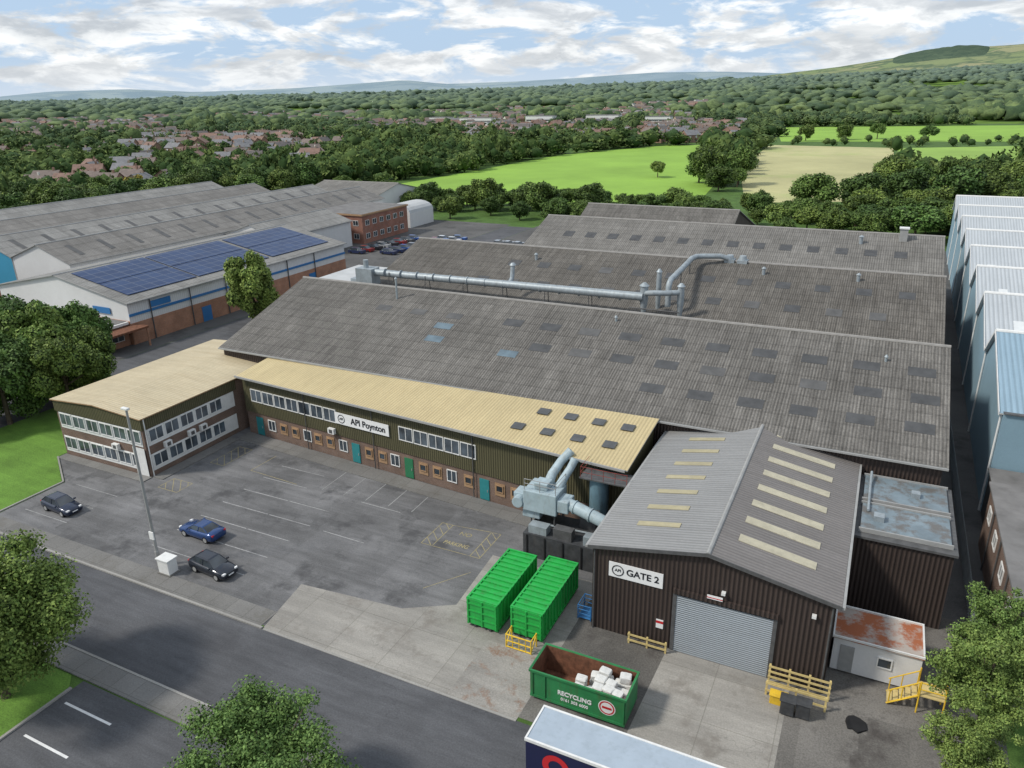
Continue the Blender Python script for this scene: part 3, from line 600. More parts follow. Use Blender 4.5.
mb=MB(); mb.box(-68.5,-67.65,WY0-0.42,WY0-0.05,2.45,3.05,M['white']); mb.box(-68.3,-67.85,WY0-0.44,WY0-0.42,2.55,2.95,M['darkgrey']); mb.make('air_conditioner',w)
mb=MB(); mb.box(-65.6,-63.9,WY0-0.175,WY0-0.145,0.1,3.2,M['white']); mb.make('white_panel',w)
mb=MB(); mb.tube([(WX1+0.16,WY0+0.2,0),(WX1+0.16,WY0+0.2,6.4)],0.06,M['white'],8); mb.make('downpipe',w)

# ------------------------------------------------------------------ extraction plant
e=empty('dark_plant_enclosure',(-20.5,50,0),'dark steel plant enclosure behind the green containers','plant')
mb=MB(); mb.box(-23.2,-15.3,48.6,52.4,0,2.2,M['darksteel']); 
for x in np.arange(-22.9,-15.5,1.6): mb.box(x,x+0.1,48.52,48.6,0.1,2.1,M['black'])
mb.make('housing',e)
for q in ((-22.8,-21.2,48.8,49.7,2.2,2.9,'galv'),(-20.6,-19.0,48.8,49.6,2.2,3.1,'darkgrey'),(-18,-16,48.8,49.6,2.2,3.0,'galv'),(-19.2,-17.8,51.2,52.2,2.2,3.6,'darkgrey')):
    mb=MB(); mb.box(*q[:6],M[q[6]]); mb.make('top_unit',e)
mb=MB(); mb.tube([(-23.0,50.2,2.35),(-16,50.6,2.35)],0.09,M['galv'],8); mb.make('pipe_run',e)
e=empty('extraction_plant',(-20.5,52,2.9),'pale blue-grey boxy extraction unit with bent ducts','duct')
mb=MB(); mb.box(-23.8,-20.8,49.9,52.3,3.5,5.4,M['ductblue']); mb.box(-24.0,-22.4,50.2,51.9,2.7,3.5,M['ductblue']); mb.box(-20.8,-19.8,50.0,51.5,3.9,5.0,M['ductblue']); mb.box(-23.0,-21.8,50.4,51.6,5.4,6.0,M['ductblue']); mb.make('filter_box',e,bevel=0.08)
mb=MB(); mb.tube([(-20.0,50.7,4.5),(-19.0,50.4,4.45),(-17.2,50.0,4.2),(-16.0,49.9,3.9),(-15.45,50.0,3.2),(-15.4,50.1,2.2)],0.52,M['ductblue'],16); mb.make('duct',e,smooth=True)
for q in ((-19.4,50.5,4.48),(-17.9,50.12,4.3),(-16.6,49.95,4.05)):
    mb=MB(); mb.tube([q,(q[0]+0.1,q[1]-0.015,q[2]-0.01)],0.59,M['ductblue'],16); mb.make('duct_flange',e)
mb=MB(); mb.tube([(-22.3,51.6,5.2),(-22.2,52.4,6.0),(-21.9,53.6,6.7),(-21.2,54.2,7.6)],[0.45,0.4,0.38,0.38],M['ductblue'],14); mb.make('duct',e,smooth=True)
mb=MB(); mb.tube([(-21.3,51.6,5.2),(-21.1,52.4,5.9),(-20.9,53.2,6.4),(-20.6,53.6,7.2)],[0.42,0.36,0.34,0.34],M['ductblue'],14); mb.make('duct',e,smooth=True)
mb=MB(); mb.box(-24.9,-23.85,50.4,51.7,3.4,4.7,M['ductblue']); mb.tube([(-24.3,49.8,4.1),(-24.3,50.5,4.1)],0.5,M['ductblue'],16); mb.make('fan_casing',e,bevel=0.05)
for (x,y) in ((-23.2,50.3),(-21.1,50.3),(-21.1,52.1),(-23.2,52.1)):
    mb=MB(); mb.tube([(x,y,2.2),(x,y,3.7)],0.07,M['darkgrey'],6); mb.make('leg',e)
mb=MB()
for z in (6.0,6.4): mb.tube([(-23.7,50.0,z),(-20.9,50.0,z),(-20.9,52.2,z)],0.03,M['greytrim'],6)
for (x,y) in ((-23.7,50.0),(-22.3,50.0),(-20.9,50.0),(-20.9,52.2)): mb.tube([(x,y,5.4),(x,y,6.4)],0.03,M['greytrim'],6)
mb.make('guard_rail',e)
e=empty('access_tower',(-17.2,56,0),'blue access tower with red guard rail beside the workshop','tower')
mb=MB(); mb.box(-15.9,-15.1,54.0,62,0,6.0,M['darksteel']); mb.make('infill_wall',e)
mb=MB(); mb.tube([(-18.2,53.0,0),(-18.2,53.0,6.4)],0.8,m_plain('blue_silo_paint',(0.12,0.20,0.24),0.5,0.15,dirt=0.5),20); mb.make('silo',e,smooth=True)
mb=MB(); mb.box(-19.6,-15.5,51.9,54.0,6.4,6.5,M['darkgrey']); mb.make('platform',e)
mb=MB()
for x in np.arange(-19.5,-15.4,0.99): mb.tube([(x,51.95,6.5),(x,51.95,7.5)],0.022,M['redrail'],6)
for z in (7.0,7.48): mb.tube([(-19.5,51.95,z),(-15.5,51.95,z)],0.022,M['redrail'],6); mb.tube([(-19.5,51.95,z),(-19.5,54,z)],0.022,M['redrail'],6)
mb.make('guard_rail',e)
e=empty('pallet_cage',(-16.3,44.5,0),'blue steel pallet cage beside the workshop wall','cage')
mb=MB()
for x in (-16.1,-15.1):
    for y in (42.9,44.3): mb.tube([(x,y,0),(x,y,1.2)],0.04,M['bluep'],6)
for z in (0.15,0.5,0.85,1.2):
    mb.tube([(-16.1,42.9,z),(-15.1,42.9,z)],0.03,M['bluep'],6); mb.tube([(-16.1,44.3,z),(-15.1,44.3,z)],0.03,M['bluep'],6); mb.tube([(-16.1,42.9,z),(-16.1,44.3,z)],0.03,M['bluep'],6)
mb.box(-16.1,-15.1,42.9,44.3,0.12,0.18,M['bluep']); mb.make('frame',e)

def compactor(x0,x1,y0,y1,label):
    h=2.45
    e=empty('waste_container',((x0+x1)/2,(y0+y1)/2,0),label,'waste container','green waste containers')
    G=M['skipgreen']
    mb=MB(); mb.box(x0+0.1,x1-0.1,y0+0.1,y1-0.1,0.25,h-0.1,G)
    k=12
    for i in range(k+1):
        y=y0+0.1+(y1-y0-0.2)*i/k
        mb.box(x0,x0+0.1,y-0.06,y+0.06,0.25,h-0.05,G); mb.box(x1-0.1,x1,y-0.06,y+0.06,0.25,h-0.05,G)
        mb.box(x0+0.02,x1-0.02,y-0.07,y+0.07,h-0.1,h+0.02,G)
    for x in (x0,x1-0.14): mb.box(x,x+0.14,y0,y1,h-0.16,h,G); mb.box(x,x+0.14,y0,y1,0.2,0.36,G)
    mb.make('body',e)
    mb=MB(); mb.box(x0+0.05,x1-0.05,y0-0.02,y0+0.09,0.3,h-0.05,G)
    for z in (0.8,1.4,2.0): mb.box(x0+0.05,x1-0.05,y0-0.09,y0-0.02,z,z+0.12,G)
    for x in (x0+0.08,(x0+x1)/2-0.06,x1-0.2): mb.box(x,x+0.12,y0-0.1,y0-0.02,0.3,h-0.05,G)
    mb.make('end_door',e)
    for x in (x0+0.55,x1-0.75):
        mb=MB(); mb.box(x,x+0.18,y0,y1,0.06,0.25,M['darksteel']); mb.make('skid_rail',e)
    for x in (x0+0.35,x1-0.35):
        for y in (y0+0.4,y1-0.4):
            mb=MB(); mb.tube([(x-0.1,y,0.13),(x+0.1,y,0.13)],0.13,M['darksteel'],12); mb.make('roller',e)
compactor(-23.1,-20.6,38.8,45.7,'bright green ribbed closed waste container on the concrete apron')
compactor(-19.8,-17.3,39.2,46.1,'bright green ribbed closed waste container beside its twin')
e=empty('yellow_steel_frame',(-18.5,38.3,0),'yellow steel guide frame in front of the green container','frame')
mb=MB()
for x in (-19.5,-17.6):
    for y in (37.9,38.8): mb.tube([(x,y,0),(x,y,1.15)],0.05,M['yellow'],6)
    mb.tube([(x,37.9,1.1),(x,38.8,1.1)],0.05,M['yellow'],6); mb.tube([(x,37.9,0.1),(x,38.8,1.1)],0.04,M['yellow'],6)
for z in (0.1,0.6,1.1): mb.tube([(-19.5,37.9,z),(-17.6,37.9,z)],0.05,M['yellow'],6)
for x in (-19,-18.5,-18): mb.tube([(x,37.9,0.1),(x,37.9,1.1)],0.035,M['yellow'],6)
mb.make('frame_tubes',e)

x0,x1,y0,y1,h=-16.0,-9.75,34.3,36.85,2.3
e=empty('open_top_skip',((x0+x1)/2,(y0+y1)/2,0),'open-topped green roll-on skip with rusty inside and white lettering','skip')
G=M['skipdark']
mb=MB(); mb.box(x0,x1,y0,y0+0.06,0.25,h,G); mb.box(x0,x1,y1-0.06,y1,0.25,h,G); mb.box(x0,x0+0.06,y0+0.06,y1-0.06,0.25,h,G); mb.box(x1-0.06,x1,y0+0.06,y1-0.06,0.25,h,G); mb.box(x0+0.06,x1-0.06,y0+0.06,y1-0.06,0.25,0.33,M['rust'])
mb.box(x0-0.07,x1+0.07,y0-0.08,y0,h-0.14,h+0.02,G); mb.box(x0-0.07,x1+0.07,y1,y1+0.08,h-0.14,h+0.02,G); mb.box(x0-0.08,x0,y0,y1,h-0.14,h+0.02,G); mb.box(x1,x1+0.08,y0,y1,h-0.14,h+0.02,G)
for i in range(8):
    x=x0+0.1+(x1-x0-0.25)*i/7
    mb.box(x,x+0.1,y1+0.01,y1+0.08,0.25,h-0.14,G)
    if i in (0,1,7): mb.box(x,x+0.1,y0-0.07,y0-0.01,0.25,h-0.14,G)
mb.box(x0,x1,y0-0.06,y0-0.01,0.25,0.42,G)
mb.make('shell',e)
mb=MB(); mb.box(x0+0.061,x1-0.061,y0+0.061,y0+0.075,0.34,h-0.02,M['rust']); mb.box(x0+0.061,x1-0.061,y1-0.075,y1-0.061,0.34,h-0.02,M['rust']); mb.box(x0+0.061,x0+0.075,y0+0.08,y1-0.08,0.34,h-0.02,M['rust']); mb.box(x1-0.075,x1-0.061,y0+0.08,y1-0.08,0.34,h-0.02,M['rust']); mb.make('rusty_lining',e)
for yy in (y0+0.6,y1-0.78):
    mb=MB(); mb.box(x0+0.2,x1-0.2,yy,yy+0.18,0.05,0.25,M['darksteel']); mb.make('skid_rail',e)
for x in (x0+0.35,x1-0.35):
    for y in (y0+0.3,y1-0.3):
        mb=MB(); mb.tube([(x,y-0.1,0.14),(x,y+0.1,0.14)],0.14,M['darksteel'],12); mb.make('roller',e)
text_part('lettering','RECYCLING',0.44,M['sign_white'],e,(-13.0,y0-0.015,1.2),(1,0,0),(0,0,1),squeeze=0.95,bold=0.03)
text_part('lettering','0161 303 6000',0.3,M['sign_white'],e,(-13.0,y0-0.015,0.75),(1,0,0),(0,0,1),bold=0.02)
mb=MB(); ring(mb,(-10.9,y0-0.01,1.25),(1,0,0),(0,0,1),0.0,0.55,M['sign_white'],th=0.003); ring(mb,(-10.9,y0-0.015,1.25),(1,0,0),(0,0,1),0.40,0.49,M['redp'],th=0.005); mb.box(-11.2,-10.6,y0-0.03,y0-0.02,1.17,1.33,M['redp']); mb.make('round_emblem',e)
def bag_mesh(seed):
    rr=random.Random(seed); V=[];F=[];nu,nv=16,10
    for j in range(nv+1):
        ph=-math.pi/2+math.pi*j/nv
        for i in range(nu):
            th=2*math.pi*i/nu
            sg=lambda a,p: math.copysign(abs(a)**p,a)
            x=sg(math.cos(ph),.25)*sg(math.cos(th),.28); y=sg(math.cos(ph),.25)*sg(math.sin(th),.28); z=sg(math.sin(ph),.3)
            k=1+rr.uniform(-.035,.035); V.append((x*.36*k,y*.30*k,z*.24*k+.24))
    for j in range(nv):
        for i in range(nu):
            F.append((j*nu+i,j*nu+(i+1)%nu,(j+1)*nu+(i+1)%nu,(j+1)*nu+i))
    me=bpy.data.meshes.new('white_bale'); me.from_pydata(V,[],F); me.materials.append(M['bag']); return me
bms=[bag_mesh(i) for i in range(5)]
rb=random.Random(5)
for (lv,xs) in ((0.33,(-13.3,-12.5,-11.75,-11.0,-10.3)),(0.82,(-13.0,-12.3,-11.5,-10.8,-10.25)),(1.31,(-13.0,-12.25,-11.5,-10.75,-10.2)),(1.8,(-11.7,-11.0,-10.4))):
    for x in xs:
        for y in (34.8,35.5,36.25):
            if lv>1 and rb.random()<0.22: continue
            if lv<0.8 and x>-12.8 and y>35 : continue
            if x<-12.9 and y>36: continue
            o=bpy.data.objects.new('white_bale',rb.choice(bms)); COL.objects.link(o); o.location=(x+rb.uniform(-.06,.06),y+rb.uniform(-.05,.05),lv); o.rotation_euler=(rb.uniform(-.08,.08),rb.uniform(-.08,.08),rb.uniform(-.25,.25)); k=rb.uniform(.9,1.03); o.scale=(k,k,k)
            o['label']='square white wrapped bale stacked inside the green skip'; o['category']='bale'; o['group']='white bales in the skip'

e=empty('box_trailer',(-6.5,29,0),'long box trailer with blue-grey roof and navy side','trailer')
mb=MB(); mb.box(-13.2,0.4,27.75,27.80,1.1,3.95,M['navy']); mb.box(-13.2,0.4,30.2,30.25,1.1,3.95,M['navy']); mb.box(-13.25,-13.2,27.75,30.25,1.1,3.95,M['navy']); mb.box(0.4,0.45,27.75,30.25,1.1,3.95,M['navy']); mb.make('box_side',e)
mb=MB(); mb.box(-13.22,0.42,27.82,30.18,3.95,4.0,M['trailer_roof']); mb.make('roof',e)
mb=MB(); mb.box(-13.3,0.5,27.70,27.82,3.86,4.04,M['white']); mb.box(-13.3,0.5,30.18,30.3,3.86,4.04,M['white']); mb.box(-13.3,-13.2,27.82,30.18,3.86,4.04,M['white']); mb.make('roof_rail',e)
mb=MB(); mb.box(-13.0,0.3,28.3,29.7,0.85,1.1,M['darksteel']); mb.make('chassis',e)
for x in (-3.4,-2.1,-0.8):
    for y in (27.95,29.85):
        mb=MB(); mb.tube([(x,y-0.15,0.5),(x,y+0.2,0.5)],0.5,M['black'],18); wh=mb.make('wheel',e)
for y in (28.2,29.6):
    mb=MB(); mb.box(-10.4,-10.2,y,y+0.2,0,0.9,M['darkgrey']); mb.make('landing_leg',e)
mb=MB(); ring(mb,(-11.5,27.74,2.75),(1,0,0),(0,0,1),0.42,0.78,M['redp'],th=0.01); mb.obox((-11.0,27.73,2.2),(0.55,0,-0.55),(0,0.01,0),(0.2,0,0.2),M['redp']); mb.make('red_emblem',e)

e=empty('site_cabin',(3.4,46.8,0),'white portable site cabin with rust-stained flat roof','cabin')
mb=MB(); mb.box(0.95,6.1,45.0,48.4,0.15,2.65,M['whitewall']); mb.make('wall',e)
mb=MB(); mb.box(0.85,6.2,44.9,48.5,2.65,2.72,M['rustroof'])
mb.box(0.85,6.2,44.9,45.0,2.72,2.85,M['white']); mb.box(0.85,6.2,48.4,48.5,2.72,2.85,M['white']); mb.box(0.85,0.95,45.0,48.4,2.72,2.85,M['white']); mb.box(6.1,6.2,45.0,48.4,2.72,2.85,M['white']); mb.make('roof',e)
window(e,(3.6,44.995,1.2),(1,0,0),(0,-1,0),0.9,0.8,M['white'],M['glass'],0)
mb=MB(); mb.box(1.4,2.25,44.93,44.99,0.2,2.2,M['greytrim']); mb.make('door',e)
for x in (1.1,5.9):
    for y in (45.2,48.2):
        mb=MB(); mb.box(x-0.12,x+0.12,y-0.12,y+0.12,0,0.15,M['darkgrey']); mb.make('foot',e)
e=empty('yellow_access_steps',(6,44,0),'yellow steel access steps with handrails beside the cabin','steps')
mb=MB()
for i in range(5): mb.box(4.4+i*0.32,4.7+i*0.32,43.2,44.3,0.18+i*0.22,0.24+i*0.22,M['yellow_pale'])
mb.box(6.0,7.5,43.2,44.6,1.28,1.34,M['yellow_pale']); mb.make('tread',e)
mb=MB()
for y in (43.2,44.3):
    mb.tube([(4.4,y,0.1),(6.0,y,1.3)],0.06,M['yellow'],6); mb.tube([(4.4,y,1.1),(6.0,y,2.3)],0.04,M['yellow'],6)
    for i in (0,2,4.6): mb.tube([(4.5+i*0.32,y,0.2+i*0.22),(4.5+i*0.32,y,1.2+i*0.22)],0.04,M['yellow'],6)
for x in (6.05,7.45):
    for y in (43.2,44.55): mb.tube([(x,y,0),(x,y,2.35)],0.05,M['yellow'],6)
for z in (1.8,2.3):
    mb.tube([(6.05,43.2,z),(7.45,43.2,z)],0.04,M['yellow'],6); mb.tube([(7.45,43.2,z),(7.45,44.55,z)],0.04,M['yellow'],6)
mb.make('handrail',e)
def barrier(x0,x1,y,h,label,rows=3):
    e=empty('safety_barrier',((x0+x1)/2,y,0),label,'barrier','yellow safety barriers')
    k=max(2,int((x1-x0)/1.2)+1)
    for i in range(k):
        x=x0+(x1-x0)*i/(k-1); mb=MB(); mb.box(x-0.06,x+0.06,y-0.06,y+0.06,0,h,M['yellow_pale']); mb.make('post',e)
    for r in range(rows):
        z=h*(r+1)/rows-0.1; mb=MB(); mb.box(x0-0.08,x1+0.08,y-0.1,y-0.065,z-0.09,z+0.06,M['yellow_pale']); mb.make('rail',e)
barrier(-11.9,-9.3,41.9,0.9,'low yellow steel barrier in front of the brown wall',2)
barrier(-2.5,1.1,41.9,1.6,'tall yellow steel barrier beside the roller shutter',4)
barrier(-2.5,1.0,40.9,1.1,'yellow steel barrier standing forward of the shutter',2)
def bin_(x,y,col,label,w=0.95,d=0.75,h=1.1):
    e=empty('wheeled_bin',(x,y,0),label,'bin')
    mb=MB(); mb.prism([(x-w/2*.85,y-d/2*.85),(x+w/2*.85,y-d/2*.85),(x+w/2*.85,y+d/2*.85),(x-w/2*.85,y+d/2*.85)],0.12,h,col); mb.make('body',e,bevel=0.03)
    mb=MB(); mb.obox((x,y,h+0.06),(w,0,0),(0,d,0.05),(0,0,0.08),col); mb.make('lid',e,bevel=0.03)
    for sx in (-1,1):
        mb=MB(); mb.tube([(x+sx*w*.3-0.04,y+d*.3,0.1),(x+sx*w*.3+0.04,y+d*.3,0.1)],0.1,M['black'],10); mb.make('wheel',e)
bin_(-1.1,39.8,M['darksteel'],'black wheeled bin standing by the yellow barrier')
bin_(-0.2,39.9,M['darksteel'],'black wheeled bin standing by the yellow barrier')
e=empty('grit_bin',(-1.6,40.5,0),'bright yellow grit bin by the barrier','grit bin')
mb=MB(); mb.prism([(-2.2,40.2),(-1.2,40.2),(-1.2,40.75),(-2.2,40.75)],0,0.6,M['yellow']); mb.make('body',e,bevel=0.03)
mb=MB(); mb.box(-2.25,-1.15,40.15,40.8,0.61,0.72,M['yellow']); mb.make('lid',e,bevel=0.03)
e=empty('black_sheeting',(2.8,40.6,0.02),'crumpled black sheeting lying on the yard','sheeting')
mb=MB(); rr=random.Random(8); pts=[(2.8+math.cos(a)*0.75*rr.uniform(.75,1.15),40.6+math.sin(a)*0.65*rr.uniform(.75,1.15)) for a in np.linspace(0,2*math.pi,14,endpoint=False)]
mb.prism(pts,0.02,[0.05+rr.random()*0.12 for _ in pts],M['black']); mb.make('sheet',e)

e=empty('lamp_post',(-50.0,34.7,0),'tall grey lamp post at the edge of the car park','lamp post')
mb=MB(); mb.tube([(-50,34.7,0),(-50,34.7,1.4),(-50,34.7,1.45),(-50,34.7,14.0)],[0.17,0.17,0.13,0.09],M['greytrim'],12); mb.make('pole',e,smooth=True)
mb=MB(); mb.box(-50.45,-49.75,34.55,34.85,14.0,14.18,M['white']); mb.make('lamp_head',e,bevel=0.04)
mb=MB(); mb.box(-50.25,-49.75,34.5,34.58,2.6,3.3,M['sign_white']); mb.make('notice',e)
e=empty('utility_cabinet',(-48.5,34.4,0),'white utility cabinet on a plinth beside the lamp post','cabinet')
mb=MB(); mb.box(-49.1,-47.9,33.9,34.8,0.1,1.35,M['white']); mb.make('body',e,bevel=0.03); mb=MB(); mb.box(-49.2,-47.8,33.8,34.9,0,0.1,M['pave']); mb.make('plinth',e)
mb=MB(); mb.box(-49.18,-47.82,33.82,34.88,1.35,1.45,M['white']); mb.make('lid',e)

def car(loc,rot,paint,label,Lc=4.3,hatch=True,hgt=1.43,group='cars parked on site'):
    e=empty('parked_car',loc,label,'car',group,local=True,rotz=rot)
    k=Lc/4.3; W=0.88
    st=[(2.15,.62,.34,.55),(2.10,.76,.24,.66),(1.85,.84,.2,.76),(1.3,W,.19,.86),(0.85,W,.19,.92),(0,W,.19,.93),(-.9,W,.19,.95),(-1.5,W,.19,.98),(-1.9,.86,.22,.98 if hatch else 1.0),(-2.1,.8,.28,.93),(-2.15,.68,.38,.8)]
    prof=lambda hw,z0,zt:[(0,z0),(hw*.85,z0),(hw,z0+.12),(hw*1.01,(z0+zt)/2),(hw*.97,zt-.12),(hw*.86,zt-.02),(0,zt+.02)]
    mb=MB(); rings=[]
    for (x,hw,z0,zt) in st:
        p=prof(hw,z0,zt); full=[(x*k,y,z) for y,z in p]+[(x*k,-y,z) for y,z in reversed(p[1:-1])]
        rings.append(len(mb.v)); mb.v+=full; nn=len(full)
    mi=mb.m(paint)
    for a,b_ in zip(rings,rings[1:]):
        for i in range(nn):
            j=(i+1)%nn; mb.f.append((a+i,a+j,b_+j,b_+i)); mb.mi.append(mi)
    mb.f.append(tuple(rings[0]+i for i in reversed(range(nn)))); mb.mi.append(mi); mb.f.append(tuple(rings[-1]+i for i in range(nn))); mb.mi.append(mi)
    mb.make('body',e,smooth='all',bevel=0)
    zr2=hgt; fr,br_=(0.98,-1.95 if hatch else -1.55); rf,rb2=(0.25,-1.35 if hatch else -0.85)
    base=[(fr*k,.74,.9),(fr*k,-.74,.9),(br_*k,-.70,.96),(br_*k,.70,.96)]
    top=[(rf*k,.56,zr2-.05),(rf*k,-.56,zr2-.05),(rb2*k,-.54,zr2-.04),(rb2*k,.54,zr2-.04)]
    for nm,ids in (('windscreen',(0,1)),('side_window',(1,2)),('rear_window',(2,3)),('side_window',(3,0))):
        g=MB(); a,b_=ids; g.poly([base[a],base[b_],top[b_],top[a]],M['glass']); g.make(nm,e)
    mb=MB(); 
    rp=[(rf*k,.56,zr2-.05),(rf*k,-.56,zr2-.05),(rb2*k,-.54,zr2-.04),(rb2*k,.54,zr2-.04)]
    ins=[((rf-.15)*k,.46,zr2),((rf-.15)*k,-.46,zr2),((rb2+.15)*k,-.44,zr2),((rb2+.15)*k,.44,zr2)]
    mb.poly(ins,paint)
    for i in range(4): j=(i+1)%4; mb.poly([rp[i],rp[j],ins[j],ins[i]],paint)
    for i in range(4): mb.tube([base[i],top[i]],0.035,paint,6)
    for s_ in (1,-1):
        mb.tube([(-.35*k,s_*.75,.92),(-.4*k,s_*.56,zr2-.05)],0.035,paint,6)
        mb.tube([(rf*k,s_*.565,zr2-.05),(rb2*k,s_*.545,zr2-.04)],0.035,paint,6)
    mb.make('roof',e,smooth=True)
    for sx in (1.32,-1.28):
        for sy in (1,-1):
            t=MB(); t.tube([(sx*k,sy*.68,.31),(sx*k,sy*.895,.31)],.315,M['black'],20); wh=t.make('wheel',e)
            t=MB(); t.tube([(sx*k,sy*.89,.31),(sx*k,sy*.905,.31)],.21,M['greytrim'],12); rm=t.make('rim',None,origin=(0,0,0)); rm.parent=wh; rm.location=(0,0,0)
    for sy in (1,-1):
        t=MB(); t.obox((2.03*k,sy*.6,.66),(.16,-sy*.08,0),(0,.26,0),(0,0,.13),M['sign_white']); t.make('headlight',e)
        t=MB(); t.obox((-2.08*k,sy*.64,.82),(.12,0,0),(0,.24,0),(0,0,.16),M['redp']); t.make('tail_light',e)
        t=MB(); t.obox((.72*k,sy*.93,.98),(.12,0,0),(0,.2,0),(0,0,.13),paint); t.make('wing_mirror',e)
    t=MB(); t.box(2.13*k,2.16*k,-.25,.25,.4,.51,M['sign_white']); t.make('number_plate',e)
    t=MB(); t.box(2.08*k,2.13*k,-.5,.5,.5,.62,M['black']); t.make('grille',e)
    return e
pd=m_paint('dark_navy_car_paint',(0.012,0.02,0.045),0.25,0.2,0.6); pb=m_paint('metallic_blue_car_paint',(0.01,0.045,0.16),0.25,0.3,0.7); pk=m_paint('black_car_paint',(0.01,0.013,0.022),0.22,0.2,0.7)
car((-66.0,37.3,0.01),R(-3),pd,'dark navy hatchback parked near the lawn',4.1,True,1.45)
car((-50.3,39.6,0.01),R(178),pb,'metallic blue coupe parked in a marked bay',4.3,False,1.34)
car((-45.2,36.0,0.01),R(-4),pk,'black hatchback parked beside the lamp post',4.2,True,1.42)
def far_car_mesh(paint):
    mb=MB()
    mb.prism([(-2.1,-.85),(2.1,-.85),(2.1,.85),(-2.1,.85)],.22,.88,paint)
    b0=[(-1.8,-.78,.88),(1.0,-.78,.88),(1.0,.78,.88),(-1.8,.78,.88)];t0=[(-1.3,-.6,1.42),(.3,-.6,1.42),(.3,.6,1.42),(-1.3,.6,1.42)]
    for i in range(4): j=(i+1)%4; mb.poly([b0[i],b0[j],t0[j],t0[i]],M['glass'])
    mb.poly(t0,paint)
    for x in (-1.3,1.3):
        for y in (-.8,.8): mb.tube([(x,y-.08,.3),(x,y+.08,.3)],.3,M['black'],10)
    o=mb.make('parked_car',origin=(0,0,0)); me=o.data; bpy.data.objects.remove(o); return me
fcp=[('silver',(0.3,0.31,0.32)),('white',(0.6,0.6,0.6)),('black',(0.015,0.015,0.02)),('dark red',(0.2,0.02,0.02)),('blue',(0.02,0.07,0.25)),('dark grey',(0.07,0.075,0.08)),('grey',(0.15,0.15,0.16)),('navy',(0.02,0.03,0.08))]
fcm=[(n_,far_car_mesh(m_paint(n_.replace(' ','_')+'_car',c_,0.3,0,0.5))) for n_,c_ in fcp]
rc=random.Random(11)
def fcar(x,y,rot,where):
    n_,me=rc.choice(fcm); o=bpy.data.objects.new('parked_car',me); COL.objects.link(o); o.location=(x,y,0.02); o.rotation_euler=(0,0,rot+rc.uniform(-.05,.05))
    o['label']='small %s car parked %s'%(n_,where); o['category']='car'; o['group']='cars in neighbouring car parks'
for i in range(8):
    fcar(-116+i*0.5,150+i*2.9,0,'beside the brick offices')
    fcar(-108+i*0.5,152+i*2.9,0,'beside the brick offices')
for i in range(6): fcar(-101.5+i*0.1,160+i*2.9,0.1,'behind the factory halls')
for i in range(4): fcar(-88+i*2.8,172,R(90),'behind the factory halls')

# ------------------------------------------------------------------ blue warehouse: repeated gabled bays
e=empty('blue_warehouse',(28,133,0),'tall pale blue warehouse with repeated gables and rooflights','warehouse')
def xl(y): return 11.6+(y-72)*2.4/128
bays=[72,91,107,123,139,155,171,187,203]
bze,bzr=9.6,13.2
mb=MB()
mb.poly([(xl(72),72,0),(60,72,0),(60,72,bze),(xl(72),72,bze)],M['bluewall'])
mb.poly([(60,72,0),(60,203,0),(60,203,bze),(60,72,bze)],M['bluewall'])
for a,b_ in zip(bays,bays[1:]):
    mid=a+(b_-a)*0.72
    mb.poly([(xl(b_),b_,0),(xl(a),a,0),(xl(a),a,bze),(xl(mid),mid,bzr),(xl(b_),b_,bze)],M['bluewall'])
mb.make('wall',e)
for i,(a,b_) in enumerate(zip(bays,bays[1:])):
    mid=a+(b_-a)*0.72; mt=M['blueroof2'] if i==0 else M['blueroof']; o_=0.3
    quad_slab([(xl(a)-o_,a,bze+0.1),(60,a,bze+0.1),(60,mid,bzr+0.1),(xl(mid)-o_,mid,bzr+0.1)],0.15,mt,M['white']).make('roof',e)
    quad_slab([(60,b_,bze+0.1),(xl(b_)-o_,b_,bze+0.1),(xl(mid)-o_,mid,bzr+0.1),(60,mid,bzr+0.1)],0.15,mt,M['white']).make('roof',e)
    mb=MB(); mb.tube([(xl(mid)-o_,mid,bzr+0.1),(60,mid,bzr+0.1)],0.22,M['white'],8); mb.make('ridge_cap',e)
    mb=MB(); mb.box(xl(a),60,a-0.25,a+0.25,bze+0.12,bze+0.2,M['darkgrey']); mb.make('valley_gutter',e)
    zz_=lambda x,y,a=a,mid=mid: bze+(y-a)*(bzr-bze)/(mid-a)
    for x in np.arange(14.5,40,4.6): rooflight(e,x,x+1.0,a+3.6,a+6.0,zz_,M['pale_light'])
    mb=MB()
    for (p,q) in (((xl(a)-0.34,a,bze+0.05),(xl(mid)-0.34,mid,bzr+0.05)),((xl(mid)-0.34,mid,bzr+0.05),(xl(b_)-0.34,b_,bze+0.05))):
        p=Vector(p);q=Vector(q); mb.obox((p+q)/2,q-p,(0.06,0,0),(0,0,0.35),M['white'])
    mb.make('verge_trim',e)
    mb=MB(); mb.tube([(xl(a)-0.12,a+0.3,0),(xl(a)-0.12,a+0.3,bze)],0.1,M['white'],6); mb.make('downpipe',e)
mb=MB(); mb.box(14,17,71.9,71.99,0,4,M['shutter']); mb.make('shutter',e)
e=empty('brick_outbuilding',(16,56,0),'low brick outbuilding with felt roof and downpipes','building')
mb=MB(); mb.box(11.0,26,48,66,0,5.6,M['brick']); mb.make('wall',e)
mb=MB(); mb.box(10.8,26.2,47.8,66.2,5.6,5.8,M['flatroof']); mb.make('roof',e)
for y in (50,54.5,59,63): window(e,(10.995,y+1.5,3.3),(0,-1,0),(-1,0,0),1.4,1.2,M['white'],M['glass'],1)
for y in (52.8,57.3,61.8):
    mb=MB(); mb.tube([(10.9,y,0),(10.9,y,5.6)],0.06,M['darkgrey'],6); mb.make('downpipe',e)
e=empty('boundary_fence',(9.6,70,0),'palisade fence along the passage beside the hall','fence')
mb=MB()
